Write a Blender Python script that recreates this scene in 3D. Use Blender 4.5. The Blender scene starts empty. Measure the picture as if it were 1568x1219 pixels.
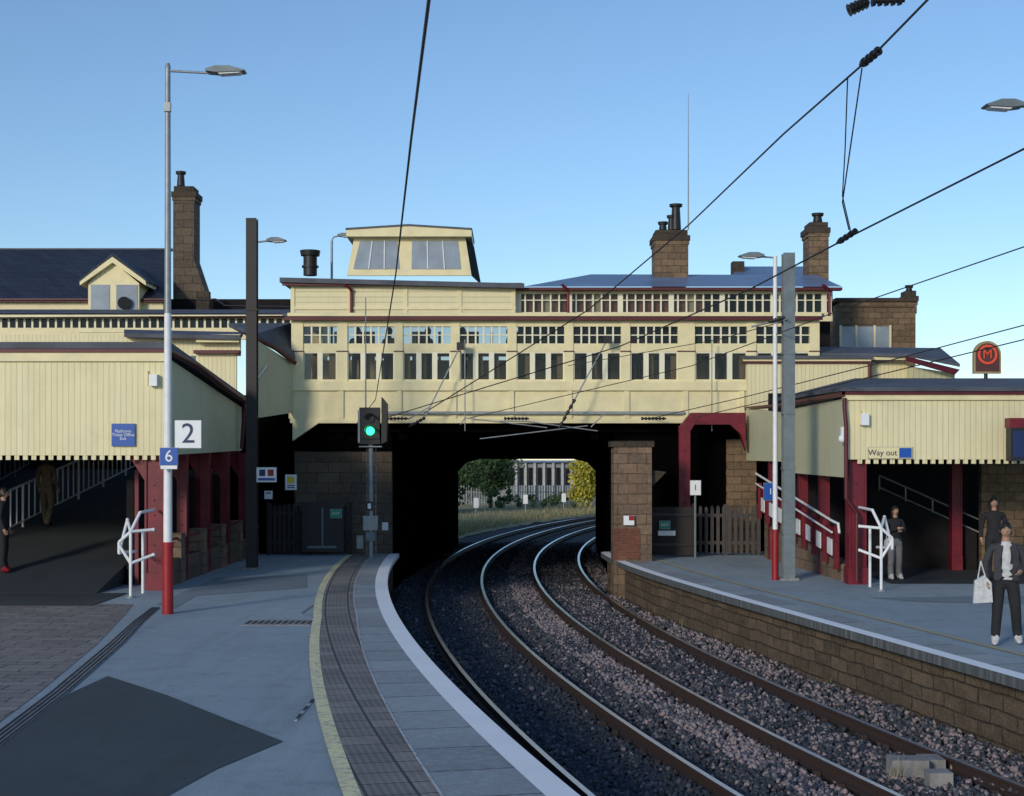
import bpy, math, random
import numpy as np
from mathutils import Vector, Matrix
random.seed(7); rng=np.random.default_rng(7)
S=bpy.context.scene
F=2200.0; HZ=705.0; CX=784.0; CH=2.6     # survey constants: focal, eye level, centre, eye height (m)
def W(u,v,y): s=F/y; return Vector(((u-CX)/s,y,CH-(v-HZ)/s))
def G(u,v,z=0.0):
    s=(v-HZ)/(CH-z); return Vector(((u-CX)/s,F/s,z))
# ---------------------------------------------------------------- materials
def newmat(n):
    m=bpy.data.materials.new(n); m.use_nodes=True; nt=m.node_tree; return m,nt,nt.nodes['Principled BSDF']
def mixc(nt,fac,a,b):
    n=nt.nodes.new('ShaderNodeMix'); n.data_type='RGBA'
    for sock,val in ((n.inputs[0],fac),(n.inputs[6],a),(n.inputs[7],b)):
        if isinstance(val,bpy.types.NodeSocket): nt.links.new(val,sock)
        else: sock.default_value=val if isinstance(val,(int,float)) else (*val,1)
    return n.outputs[2]
def noise(nt,vec,scale,detail=4,rough=.6,lo=.35,hi=.65):
    n=nt.nodes.new('ShaderNodeTexNoise'); n.inputs['Scale'].default_value=scale; n.inputs['Detail'].default_value=detail; n.inputs['Roughness'].default_value=rough
    nt.links.new(vec,n.inputs['Vector'])
    r=nt.nodes.new('ShaderNodeMapRange'); r.inputs[1].default_value=lo; r.inputs[2].default_value=hi
    nt.links.new(n.outputs[0],r.inputs[0]); return r.outputs[0]
def coord(nt,kind='Object'):
    return nt.nodes.new('ShaderNodeTexCoord').outputs[kind]
def math_(nt,op,a,b=None):
    n=nt.nodes.new('ShaderNodeMath'); n.operation=op
    for i,v in enumerate((a,b)):
        if v is None: continue
        if isinstance(v,(int,float)): n.inputs[i].default_value=v
        else: nt.links.new(v,n.inputs[i])
    return n.outputs[0]
def bump(nt,bs,h,st=.3,dist=.02):
    b=nt.nodes.new('ShaderNodeBump'); b.inputs['Strength'].default_value=st; b.inputs['Distance'].default_value=dist
    nt.links.new(h,b.inputs['Height']); nt.links.new(b.outputs[0],bs.inputs['Normal'])
def sw(nt):   # wall coordinates (x+y, z)
    sp=nt.nodes.new('ShaderNodeSeparateXYZ'); nt.links.new(coord(nt),sp.inputs[0])
    a=math_(nt,'ADD',sp.outputs[0],sp.outputs[1]); c=nt.nodes.new('ShaderNodeCombineXYZ')
    nt.links.new(a,c.inputs[0]); nt.links.new(sp.outputs[2],c.inputs[1]); return c.outputs[0],a,sp.outputs[2]
def M(name,col,rough=.6,metal=0,var=.25,scale=3,col2=None,bs=.15,fine=40,spec=None):
    m,nt,b=newmat(name); c=coord(nt)
    f=noise(nt,c,scale,5,.65); c2=col2 or tuple(x*(1-var) for x in col)
    o=mixc(nt,f,c2,col)
    nt.links.new(o,b.inputs['Base Color']); b.inputs['Roughness'].default_value=rough; b.inputs['Metallic'].default_value=metal
    if spec is not None: b.inputs['Specular IOR Level'].default_value=spec
    if bs: bump(nt,b,noise(nt,c,fine,3),bs,.01)
    return m
def boards(name,col,period=.115,vert=True):
    m,nt,b=newmat(name); vec,a,z=sw(nt)
    q=math_(nt,'DIVIDE',a if vert else z,period); t=math_(nt,'FRACT',q)
    g=math_(nt,'LESS_THAN',t,.11)
    wn=nt.nodes.new('ShaderNodeTexWhiteNoise'); wn.noise_dimensions='1D'; nt.links.new(math_(nt,'FLOOR',q),wn.inputs['W'])
    st=nt.nodes.new('ShaderNodeMapping'); st.inputs['Scale'].default_value=(4,.5,1); nt.links.new(vec,st.inputs[0])
    f=noise(nt,st.outputs[0],2,6,.7,.3,.7)
    base=mixc(nt,f,tuple(x*.88 for x in col),col)
    base=mixc(nt,math_(nt,'MULTIPLY',wn.outputs[0],.28),base,(col[0]*.80,col[1]*.77,col[2]*.70))
    base=mixc(nt,math_(nt,'MULTIPLY',noise(nt,vec,.9,5,.7,.5,.8),.35),base,(col[0]*.6,col[1]*.58,col[2]*.58))
    base=mixc(nt,math_(nt,'MULTIPLY',g,.5),base,(col[0]*.42,col[1]*.40,col[2]*.36))
    nt.links.new(base,b.inputs['Base Color']); b.inputs['Roughness'].default_value=.55
    bump(nt,b,math_(nt,'SUBTRACT',1.0,g),.6,.012); return m
def bricky(name,c1,c2,mort,bw=.5,bh=.25,ms=.012,wall=True,uv=False,rough=.85,scaleN=1.2,bst=.6,dark=None,warp=.05,gr=.7):
    m,nt,b=newmat(name)
    vec=sw(nt)[0] if wall else coord(nt,'UV' if uv else 'Object')
    nv=nt.nodes.new('ShaderNodeTexNoise'); nv.inputs['Scale'].default_value=1.7; nv.inputs['Detail'].default_value=3; nt.links.new(vec,nv.inputs['Vector'])
    vm=nt.nodes.new('ShaderNodeVectorMath'); vm.operation='MULTIPLY_ADD'; nt.links.new(nv.outputs['Color'],vm.inputs[0]); vm.inputs[1].default_value=(warp*2,warp,0); nt.links.new(vec,vm.inputs[2])
    t=nt.nodes.new('ShaderNodeTexBrick'); nt.links.new(vm.outputs[0],t.inputs['Vector'])
    t.inputs['Color1'].default_value=(*c1,1); t.inputs['Color2'].default_value=(*c2,1); t.inputs['Mortar'].default_value=(*mort,1)
    t.inputs['Scale'].default_value=1; t.inputs['Brick Width'].default_value=bw; t.inputs['Row Height'].default_value=bh; t.inputs['Mortar Size'].default_value=ms
    t.inputs['Mortar Smooth'].default_value=.5
    f=noise(nt,vec,scaleN,7,.75,.35,.7)
    dk=dark or tuple(x*.3 for x in c1)
    o=mixc(nt,math_(nt,'MULTIPLY',f,gr),t.outputs[0],dk)
    o=mixc(nt,math_(nt,'MULTIPLY',noise(nt,vec,9,4,.7,.45,.7),.35),o,tuple(x*1.25 for x in c1))
    nt.links.new(o,b.inputs['Base Color']); b.inputs['Roughness'].default_value=rough
    h=math_(nt,'ADD',math_(nt,'SUBTRACT',1.0,t.outputs[1]),math_(nt,'MULTIPLY',noise(nt,vec,25,4),.6))
    bump(nt,b,h,bst,.02); return m
cream=M('cream_paint',(.86,.76,.45),.5,var=.14,scale=2.2,bs=.05)
framem=M('window_frame_paint',(.86,.82,.62),.45,var=.08,scale=3,bs=0)
creamB=boards('cream_boarding',(.87,.78,.48))
creamS=boards('cream_boarding_shaded',(.62,.62,.42))  # shaded copy of the boarding: side-face darkening is put into its colour
creamH=boards('cream_weatherboard',(.84,.76,.48),.16,False)
white=M('white_paint',(.84,.85,.86),.45,var=.12,scale=6,bs=.05)
maroon=M('maroon_paint',(.20,.009,.024),.45,var=.4,scale=4,bs=.1)
trim=M('maroon_trim',(.11,.010,.016),.5,bs=0)
roofg=M('roof_felt',(.10,.11,.14),.7,var=.4,scale=1.5)
slate=bricky('slate',(.022,.030,.055),(.035,.045,.075),(.010,.012,.02),.3,.22,.01,rough=.6,bst=.4,warp=.01)
slateL=M('lead_roof',(.17,.25,.40),.4,var=.3,scale=1.0)
stone=bricky('stone',(.27,.18,.105),(.15,.10,.06),(.05,.04,.03),.42,.21,.012)
pierst=bricky('pier_stone',(.27,.18,.12),(.14,.10,.07),(.05,.04,.035),.5,.26,.012,scaleN=2)
stoneD=bricky('sooty_stone',(.085,.062,.042),(.05,.038,.028),(.02,.017,.015),.6,.28,.012,scaleN=.9)
stoneA=bricky('abutment_stone',(.17,.125,.085),(.10,.075,.052),(.03,.025,.02),.62,.29,.012,scaleN=.9)
stoneP=bricky('platform_wall_stone',(.20,.145,.095),(.10,.075,.05),(.025,.02,.017),.5,.21,.016,scaleN=1.8,gr=.9,warp=.10,bst=1)
black_shade=M('black_shade',(.003,.003,.0035),1,scale=2,bs=0,spec=0)  # near-black colour paints in the shade under the bridge
dark=M('dark_shade_wall',(.022,.020,.022),.95,spec=.1)  # shade under roofs and indoors is put into this colour
black=M('black_metal',(.015,.015,.018),.5,bs=0)
dbrown=M('brown_steel',(.03,.024,.024),.6,scale=8)
galv=M('galvanised_steel',(.32,.35,.37),.45,.3,scale=6,bs=.05)
greyp=M('grey_column_paint',(.18,.22,.24),.5,scale=5,bs=.05)
redp=M('red_column_paint',(.34,.009,.016),.45,bs=0)
blue=M('blue_sign',(.01,.09,.42),.4,var=.05,bs=0)
signw=M('white_sign',(.84,.86,.88),.4,var=.05,bs=0)
navy=M('navy_text',(.01,.03,.12),.5,bs=0)
green=M('green_sign',(.01,.32,.21),.4,bs=0)
orange=M('orange_sign',(.85,.09,.03),.45,var=.05,bs=0)
yelp=M('yellow_sign',(.8,.6,.04),.45,var=.05,bs=0)
wood=M('dark_fence_wood',(.03,.025,.024),.8,scale=8)
conc=M('concrete',(.32,.31,.30),.85,var=.4,scale=5)
railtop,nt,b=newmat('polished_rail'); b.inputs['Base Color'].default_value=(.90,.92,.95,1); b.inputs['Metallic'].default_value=1; b.inputs['Roughness'].default_value=.3
rust=M('rusty_rail',(.048,.028,.023),.75,scale=20)
glass,nt,b=newmat('window_glass'); b.inputs['Base Color'].default_value=(.03,.035,.04,1); b.inputs['Roughness'].default_value=.06
tr=nt.nodes.new('ShaderNodeBsdfTransparent'); mx=nt.nodes.new('ShaderNodeMixShader'); mx.inputs[0].default_value=.7
nt.links.new(tr.outputs[0],mx.inputs[2]); nt.links.new(b.outputs[0],mx.inputs[1]); nt.links.new(mx.outputs[0],nt.nodes['Material Output'].inputs[0])
glassL=M('sky_tinted_glass',(.33,.38,.45),.18,var=.3,scale=1.2,bs=0)  # pale sky reflection put into the base colour of the panes
tan=M('tan_blind',(.42,.31,.16),.8); brick=M('interior_brick',(.45,.19,.09),.8)
sigg,nt,b=newmat('green_signal_light'); b.inputs['Emission Color'].default_value=(.02,1,.30,1); b.inputs['Emission Strength'].default_value=5; b.inputs['Base Color'].default_value=(0,.3,.1,1)
def asphalt(name,c1,c2,big=.35):
    m,nt,b=newmat(name); c=coord(nt)
    o=mixc(nt,noise(nt,c,big,8,.7,.3,.7),c1,c2)
    o=mixc(nt,math_(nt,'MULTIPLY',noise(nt,c,90,2,.5,.45,.65),.4),o,tuple(min(1,x*1.7) for x in c2))
    o=mixc(nt,math_(nt,'MULTIPLY',noise(nt,c,2.2,6,.75,.52,.75),.45),o,tuple(x*.5 for x in c1))
    st=nt.nodes.new('ShaderNodeMapping'); st.inputs['Scale'].default_value=(1.6,.16,1); nt.links.new(c,st.inputs[0])
    o=mixc(nt,math_(nt,'MULTIPLY',noise(nt,st.outputs[0],1,6,.7,.5,.7),.3),o,tuple(x*.55 for x in c1))
    vo=nt.nodes.new('ShaderNodeTexVoronoi'); vo.inputs['Scale'].default_value=2.6; nt.links.new(c,vo.inputs['Vector'])
    o=mixc(nt,math_(nt,'MULTIPLY',math_(nt,'LESS_THAN',vo.outputs['Distance'],.075),.5),o,tuple(x*.45 for x in c1))
    nt.links.new(o,b.inputs['Base Color']); b.inputs['Roughness'].default_value=.8
    bump(nt,b,noise(nt,c,120,3),.35,.006); return m
aspL=asphalt('platform_asphalt',(.215,.265,.295),(.31,.375,.41))
aspM=asphalt('worn_asphalt',(.15,.18,.20),(.21,.25,.275))
aspD=asphalt('dark_asphalt',(.030,.042,.048),(.052,.068,.076))
aspR=asphalt('ramp_asphalt',(.020,.026,.031),(.036,.043,.049))
setts=bricky('stone_setts',(.30,.265,.25),(.17,.155,.15),(.04,.04,.045),.62,.28,.018,wall=False,rough=.65,warp=.03,gr=.5)
copingm=bricky('coping_slabs',(.36,.40,.42),(.24,.27,.285),(.05,.055,.06),.95,40,.022,wall=False,uv=True,rough=.75,bst=.2,dark=(.14,.15,.16),warp=0,gr=.5)
tact,nt,b=newmat('tactile_paving'); uvv=coord(nt,'UV')
t=nt.nodes.new('ShaderNodeTexBrick'); nt.links.new(uvv,t.inputs[0]); t.offset=0
for k,v in (('Color1',(.27,.24,.22,1)),('Color2',(.15,.14,.135,1)),('Mortar',(.04,.038,.04,1)),('Scale',1),('Brick Width',.4),('Row Height',.4),('Mortar Size',.014)): t.inputs[k].default_value=v
sp=nt.nodes.new('ShaderNodeSeparateXYZ'); nt.links.new(uvv,sp.inputs[0])
def cell(o): return math_(nt,'ABSOLUTE',math_(nt,'SUBTRACT',math_(nt,'FRACT',math_(nt,'DIVIDE',o,.0667)),.5))
dd=math_(nt,'ADD',math_(nt,'POWER',cell(sp.outputs[0]),2.0),math_(nt,'POWER',cell(sp.outputs[1]),2.0))
dot=math_(nt,'LESS_THAN',dd,.07)
o=mixc(nt,math_(nt,'MULTIPLY',dot,.5),t.outputs[0],(.42,.39,.37)); o=mixc(nt,math_(nt,'MULTIPLY',noise(nt,uvv,1.5,6),.4),o,(.08,.075,.07))
nt.links.new(o,b.inputs['Base Color']); b.inputs['Roughness'].default_value=.8; bump(nt,b,dot,.8,.006)
def worn(name,col,under,lo=.5,hi=.62,sc=9,k=.25):
    m,nt,b=newmat(name); c=coord(nt)
    o=mixc(nt,noise(nt,c,sc,6,.8,lo,hi),col,under); o=mixc(nt,math_(nt,'MULTIPLY',noise(nt,c,1.3,5),k),o,under)
    nt.links.new(o,b.inputs['Base Color']); b.inputs['Roughness'].default_value=.7; return m
yell=worn('worn_yellow_line',(.82,.74,.42),(.30,.31,.28))
wline=worn('worn_white_edge',(.90,.92,.94),(.45,.48,.5),.62,.75,6,.12)
ballD=M('ballast_bed',(.035,.038,.046),.95,var=.6,scale=6,fine=30,bs=1)
st1=M('stone_dark_grey',(.048,.060,.082),.9,bs=0,var=.5,scale=15); st2=M('stone_grey',(.12,.125,.145),.9,bs=0,var=.4,scale=15); st3=M('stone_pink_grey',(.35,.285,.29),.9,bs=0,var=.4,scale=15)
grass=M('dry_grass',(.42,.35,.18),.95,col2=(.18,.18,.08),scale=1.2,bs=.5)
leafg=M('leaves_green',(.10,.17,.06),.8,col2=(.03,.06,.02),scale=1.5,bs=0)
leafy=M('leaves_yellow',(.66,.56,.07),.8,col2=(.25,.27,.04),scale=1.5,bs=0)
bark=M('bark',(.07,.05,.035),.9)
landm=M('land',(.14,.14,.08),.95,scale=.05)
# ---------------------------------------------------------------- mesh builder
class Grp:
    def __init__(s,name): s.name=name; s.parts={}; s.extra=[]
    def P(s,part):
        return s.parts.setdefault(part,dict(v=[],f=[],m=[],mats=[],smooth=[]))
    def add(s,part,mat,vs,fs,smooth=False):
        p=s.P(part); o=len(p['v']); p['v']+= [tuple(v) for v in vs]
        if mat not in p['mats']: p['mats'].append(mat)
        mi=p['mats'].index(mat)
        for f in fs: p['f'].append([i+o for i in f]); p['m'].append(mi); p['smooth'].append(smooth)
    def box(s,part,mat,x0,x1,y0,y1,z0,z1):
        if x0>x1:x0,x1=x1,x0
        if z0>z1:z0,z1=z1,z0
        v=[(x0,y0,z0),(x1,y0,z0),(x1,y1,z0),(x0,y1,z0),(x0,y0,z1),(x1,y0,z1),(x1,y1,z1),(x0,y1,z1)]
        s.add(part,mat,v,[(3,2,1,0),(4,5,6,7),(0,1,5,4),(1,2,6,5),(2,3,7,6),(3,0,4,7)])
    def wb(s,part,mat,u0,u1,v0,v1,y,dy=.1):   # box measured on the frontal plane at distance y
        a=W(u0,v0,y); b=W(u1,v1,y); s.box(part,mat,a.x,b.x,y,y+dy,b.z,a.z)
    def prism(s,part,mat,pts,ext):
        n=len(pts); e=Vector(ext); vs=[Vector(p) for p in pts]; vs+=[p+e for p in vs]
        fs=[list(range(n))[::-1],list(range(n,2*n))]+[(i,(i+1)%n,n+(i+1)%n,n+i) for i in range(n)]
        s.add(part,mat,vs,fs)
    def quad(s,part,mat,pts): s.add(part,mat,pts,[list(range(len(pts)))])
    def cyl(s,part,mat,a,b,r0,r1=None,n=12,smooth=True):
        r1=r0 if r1 is None else r1; a=Vector(a); b=Vector(b); d=(b-a).normalized()
        q=d.to_track_quat('Z','Y'); vs=[]
        for c,r in ((a,r0),(b,r1)):
            for i in range(n):
                t=2*math.pi*i/n; vs.append(c+q@Vector((math.cos(t)*r,math.sin(t)*r,0)))
        fs=[(i,(i+1)%n,n+(i+1)%n,n+i) for i in range(n)]
        s.add(part,mat,vs,fs,smooth); s.add(part,mat,vs,[list(range(n))[::-1],list(range(n,2*n))])
    def tube(s,part,mat,pts,r,n=8):
        for i in range(len(pts)-1): s.cyl(part,mat,pts[i],pts[i+1],r,r,n)
    def ball(s,part,mat,c,r,n=10):
        vs=[];fs=[]; c=Vector(c); r=Vector(r) if hasattr(r,'__len__') else Vector((r,r,r)); k=n//2+1
        for j in range(k+1):
            ph=math.pi*j/k
            for i in range(n):
                t=2*math.pi*i/n; vs.append(c+Vector((r.x*math.sin(ph)*math.cos(t),r.y*math.sin(ph)*math.sin(t),r.z*math.cos(ph))))
        for j in range(k):
            for i in range(n): fs.append((j*n+i,(j+1)*n+i,(j+1)*n+(i+1)%n,j*n+(i+1)%n))
        s.add(part,mat,vs,fs,True)
    def text(s,body,loc,size,mat,align='CENTER'):
        s.extra.append((body,loc,size,mat,align))
    def done(s):
        allv=[v for p in s.parts.values() for v in p['v']]; A=np.array(allv)
        loc=Vector(((A[:,0].min()+A[:,0].max())/2,(A[:,1].min()+A[:,1].max())/2,A[:,2].min()))
        single=len(s.parts)==1 and not s.extra
        root=None
        if not single:
            root=bpy.data.objects.new(s.name,None); S.collection.objects.link(root); root.location=loc; root.empty_display_size=.3
        for pn,p in s.parts.items():
            me=bpy.data.meshes.new(pn); me.from_pydata([tuple(Vector(v)-loc) for v in p['v']],[],p['f'])
            for m in p['mats']: me.materials.append(m)
            me.polygons.foreach_set('material_index',p['m']); me.polygons.foreach_set('use_smooth',p['smooth']); me.update()
            o=bpy.data.objects.new(s.name if single else pn,me); S.collection.objects.link(o)
            if single: o.location=loc; root=o
            else: o.parent=root
        for body,l,size,mat,al in s.extra:
            c=bpy.data.curves.new('lettering','FONT'); c.body=body; c.size=size; c.align_x=al; c.align_y='CENTER'; c.extrude=.002; c.space_line=.85
            c.materials.append(mat); o=bpy.data.objects.new('lettering',c); S.collection.objects.link(o)
            o.parent=root; o.location=Vector(l)-loc; o.rotation_euler=(math.radians(90),0,0)
        return root
# ---------------------------------------------------------------- curves of the line
R1=138.0; YC=44.9; XC=-1.67+R1
def arc(R,y): return XC-math.sqrt(max(R*R-(y-YC)**2,0))
def edgeL(y): return -3.15+(y-42)**2/260
_ry=[-5,0,10,17,19.7,22,24.5,27.6,31.8,36.2,42]; _rx=[9.3,8.6,7.1,6.05,5.6,5.14,4.62,3.98,3.3,2.82,2.5]
_c=np.polyfit(_ry,_rx,4)
def edgeR(y): return float(np.polyval(_c,y))
def strip(name,fn,o0,o1,z,mat,y0,y1,side,n=140,z1=None,thick=None):
    ys=np.linspace(y0,y1,n); vs=[];fs=[];uv=[]; L=0;prev=None
    for y in ys:
        x=fn(y); dx=(fn(y+.05)-fn(y-.05))/.1; nrm=Vector((1,-dx,0)).normalized()*side
        p=Vector((x,y,0));  
        if prev is not None: L+=(p-prev).length
        prev=p
        a=o0(y) if callable(o0) else o0; b_=o1(y) if callable(o1) else o1
        p0=p+nrm*a; p1=p+nrm*b_; vs+=[(p0.x,p0.y,z),(p1.x,p1.y,z if z1 is None else z1)]; uv+=[(L,a),(L,b_)]
    for i in range(n-1):
        q=[2*i,2*i+1,2*i+3,2*i+2]; fs.append(q if side<0 else q[::-1])
    me=bpy.data.meshes.new(name); me.from_pydata(vs,[],fs); me.materials.append(mat)
    ul=me.uv_layers.new(name='UVMap')
    for l in me.loops: ul.data[l.index].uv=uv[l.vertex_index]
    o=bpy.data.objects.new(name,me); S.collection.objects.link(o); return o
g=Grp('ground'); g.quad('ground',landm,[(-1500,-300,-1.3),(1500,-300,-1.3),(1500,3000,-1.3),(-1500,3000,-1.3)]); g.done()
strip('ballast_bed',lambda y:arc(R1,y),-3.0,7.5,-1.13,ballD,-2,120,1,200)
g=Grp('station_platform')
ptsL=[(edgeL(y)-.10,y,0) for y in np.linspace(-2,40,70)]
g.prism('asphalt_surface',aspL,ptsL+[(-45,40,0),(-45,-2,0)],(0,0,-.12))
g.prism('base',stoneP,[(x-.14,y,-.121) for x,y,_ in ptsL]+[(-44.9,39.9,-.121),(-44.9,-1.9,-.121)],(0,0,-1.2)); g.done()
g=Grp('station_platform')
ptsR=[(edgeR(y)+.10,y,0) for y in np.linspace(-2,41,70)]
g.prism('asphalt_surface',aspL,ptsR+[(45,41,0),(45,-2,0)],(0,0,-.12))
g.prism('base',stoneP,[(x+.12,y,-.121) for x,y,_ in ptsR]+[(44.9,40.9,-.121),(44.9,-1.9,-.121)],(0,0,-1.2)); g.done()
yo=lambda y:1.28+max(0,24-y)*.03
strip('yellow_line',edgeL,lambda y:yo(y)-.02,lambda y:yo(y)+.12,.010,yell,-2,39.9,-1)
tc=lambda y:.68+max(0,24-y)*.028
strip('tactile_paving',edgeL,tc,lambda y:yo(y)-.02,.008,tact,-2,39.9,-1)
strip('slab_joint',edgeL,lambda y:tc(y)-.012,lambda y:tc(y)+.015,.016,worn('pale_joint',(.5,.52,.53),(.2,.2,.2)),-2,39.9,-1)
strip('coping_slabs',edgeL,.26,tc,.012,copingm,-2,39.9,-1)
strip('white_platform_edge',edgeL,0,.26,.014,wline,-2,39.9,-1)
strip('coping_edge_face',edgeL,0,0,.014,wline,-2,39.9,-1,z1=-.10)
strip('white_platform_edge',edgeR,0,.24,.014,wline,-2,40.5,1)
strip('coping_edge_face',edgeR,0,0,.014,copingm,-2,40.5,1,z1=-.12)
strip('coping_slabs',edgeR,.24,.75,.010,copingm,-2,40.5,1)
strip('yellow_line',edgeR,1.1,1.2,.010,worn('faded_yellow',(.5,.40,.18),(.24,.26,.26)),-2,39,1)
g=Grp('dark_asphalt_patch'); g.quad('p',aspD,[G(*p,.006) for p in ((165,1035),(255,1064),(433,1135),(330,1178),(255,1219),(180,1290),(-400,1290),(-300,1219),(-60,1150),(20,1110),(110,1060))][::-1]); g.done()
g=Grp('asphalt_repair'); g.quad('p',aspM,[G(*p,.006) for p in ((1330,915),(1700,910),(1700,925),(1420,922))]); g.done()
g=Grp('asphalt_repair'); g.quad('p',aspM,[G(*p,.005) for p in ((268,932),(300,912),(470,900),(470,880),(330,885),(240,925))]); g.done()
g=Grp('sett_paving'); g.quad('p',setts,[G(*p,.005) for p in ((-350,925),(205,925),(185,948),(150,985),(60,1060),(-60,1150),(-300,1219))]); g.done()
g=Grp('drain_channel')
dl=[(232,930),(205,950),(165,985),(75,1060),(-45,1150),(-290,1219)]; dr=[(245,930),(222,950),(190,985),(105,1060),(-10,1150),(-220,1240)]
for i in range(5): g.quad('p',conc,[G(*dl[i],.009),G(*dl[i+1],.009),G(*dr[i+1],.009),G(*dr[i],.009)])
for i in range(5):
    a,b2=G(*dl[i],.012),G(*dl[i+1],.012); c,d2=G(*dr[i],.012),G(*dr[i+1],.012)
    for k in (.1,.35,.6,.85):
        g.tube('slot',black,[a.lerp(c,k),b2.lerp(d2,k)],.010,4)
g.done()
def grate(u0,u1,v0,v1,mt=None):
    g=Grp('drain_grate'); a=G(u0,v1,.008); b2=G(u1,v0,.008); g.box('frame',mt or conc,a.x,b2.x,a.y,b2.y,.0,.008)
    n=max(4,int((b2.x-a.x)/.09)); rr=3 if v1-v0>20 else 1
    for i in range(n):
        for j in range(rr):
            dy=(b2.y-a.y)/rr; x=a.x+(i+.2)*(b2.x-a.x)/n; y=a.y+j*dy
            g.box('slots',black,x,x+.55*(b2.x-a.x)/n,y+.2*dy,y+.8*dy,.008,.011)
    g.done()
grate(370,484,949,957); grate(450,484,1068,1103,M('pale_grate',(.42,.42,.40),.8)); 
g=Grp('inspection_cover'); a=G(458,940,.008); b2=G(482,926,.008); g.box('cover',conc,a.x,b2.x,a.y,b2.y,0,.008); g.box('lid',M('tan_lid',(.35,.3,.25),.8),a.x+.03,b2.x-.03,a.y+.05,b2.y-.05,.008,.012); g.done()
# ---------------------------------------------------------------- rails & sleepers & ballast
def track(R,name):
    g=Grp(name); ys=list(np.linspace(2,118,170))
    for off in (-.755,.755):
        prof_t=[(-.036,-.9),(.036,-.9)]
        prof_s=[(.036,-.9),(.036,-.935),(.010,-.95),(.010,-1.03),(.07,-1.045),(.07,-1.06),(-.07,-1.06),(-.07,-1.045),(-.010,-1.03),(-.010,-.95),(-.036,-.935),(-.036,-.9)]
        for part,prof,mat,sm in (('rail_head',prof_t,railtop,False),('rail_web',prof_s,rust,False)):
            vs=[];fs=[];k=len(prof)
            for y in ys:
                rr=R-off; x=arc(rr,y)
                for (o,z) in prof: vs.append((x+o,y,z))
            for i in range(len(ys)-1):
                for j in range(k-1): fs.append((i*k+j,i*k+j+1,(i+1)*k+j+1,(i+1)*k+j))
            g.add(part,mat,vs,fs)
    a=-.31
    while a<.55:
        cx=XC-math.cos(a)*R; cy=YC+math.sin(a)*R
        rad=Vector((-math.cos(a),math.sin(a),0)); tan_=Vector((math.sin(a),math.cos(a),0))
        p=[Vector((cx,cy,-1.075))+rad*1.25*i+tan_*.13*j for i,j in ((-1,-1),(1,-1),(1,1),(-1,1))]
        g.prism('sleepers',dbrown,p,(0,0,-.07)); 
        for sgn in (-1,1):
            for k in (-.11,.11):
                c=Vector((cx,cy,-1.06))+rad*(sgn*.755+k); g.box('fastenings',rust,c.x-.04,c.x+.04,c.y-.05,c.y+.05,-1.075,-1.02)
        a+=.65/R
    g.done()
track(R1,'railway_track'); track(R1-3.14,'railway_track')
def stones():
    N=105000
    y=12+ (rng.random(N)**1.8)*52; 
    eL=-3.15+(y-42)**2/260+.05; eR=np.polyval(_c,np.minimum(y,41))+.1
    eL=np.where(y>40,-3.3,eL); eR=np.where(y>41,3.2,eR)
    x=eL+(eR-eL)*rng.random(N)
    c1=XC-np.sqrt(R1**2-(y-YC)**2); t=x-c1
    z=-1.075+rng.normal(0,.018,N)+.03*np.sin(x*1.9+y*.6)*np.sin(y*.9)
    shoulder=np.clip((x-(eR-1.1))/1.1,0,1); z+=shoulder*.12*(y<38)
    mid=np.exp(-((t-1.57)/.35)**2)*.07; z+=mid
    keep=np.ones(N,bool)
    for c in (-.755,.755,3.14-.755,3.14+.755): keep&=np.abs(t-c)>.085
    x,y,z,t=x[keep],y[keep],z[keep],t[keep]; N=len(x)
    ico=np.array([(1,0,0),(-1,0,0),(0,1,0),(0,-1,0),(0,0,1),(0,0,-1)],float)
    fc=np.array([(0,2,4),(2,1,4),(1,3,4),(3,0,4),(2,0,5),(1,2,5),(3,1,5),(0,3,5)])
    sz=.024+.026*rng.random(N); sc=sz[:,None]*(.7+.6*rng.random((N,3)))
    V=ico[None]*sc[:,None,:]*(.75+.5*rng.random((N,6,1)))
    a=rng.random(N)*6.28; b_=rng.random(N)*1.2
    ca,sa=np.cos(a)[:,None],np.sin(a)[:,None]; cb,sb=np.cos(b_)[:,None],np.sin(b_)[:,None]
    X,Y,Z=V[...,0],V[...,1],V[...,2]; Y2=Y*cb-Z*sb; Z2=Y*sb+Z*cb; X3=X*ca-Y2*sa; Y3=X*sa+Y2*ca
    V=np.stack([X3+x[:,None],Y3+y[:,None],Z2+z[:,None]],-1).reshape(-1,3)
    Fc=(fc[None]+(np.arange(N)*6)[:,None,None]).reshape(-1,3)
    n=.5+.5*np.sin(x*2.1+np.sin(y*1.3)*1.5)*np.sin(y*.8+x)
    # lighter stone on the shoulder beside the far track, oil-dark four-foot on the near track
    pp=np.where(t<.9,.02,np.where(t<1.55,.10,np.where(t<2.35,.75,np.where(t<3.9,.28,.50))))*(.5+.75*n)
    r=rng.random(N); m=np.where(r<pp,2,np.where(r<pp+.28,1,0)); m=np.where((t<1.2)&(r>.22),0,m)
    me=bpy.data.meshes.new('ballast_stones'); me.vertices.add(len(V)); me.vertices.foreach_set('co',V.ravel())
    me.loops.add(len(Fc)*3); me.loops.foreach_set('vertex_index',Fc.ravel().astype(np.int32))
    me.polygons.add(len(Fc)); me.polygons.foreach_set('loop_start',np.arange(0,len(Fc)*3,3,dtype=np.int32))
    for q in (st1,st2,st3): me.materials.append(q)
    me.polygons.foreach_set('material_index',np.repeat(m,8).astype(np.int32)); me.update(calc_edges=True)
    o=bpy.data.objects.new('ballast_stones',me); S.collection.objects.link(o)
stones()
g=Grp('concrete_troughing')
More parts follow.
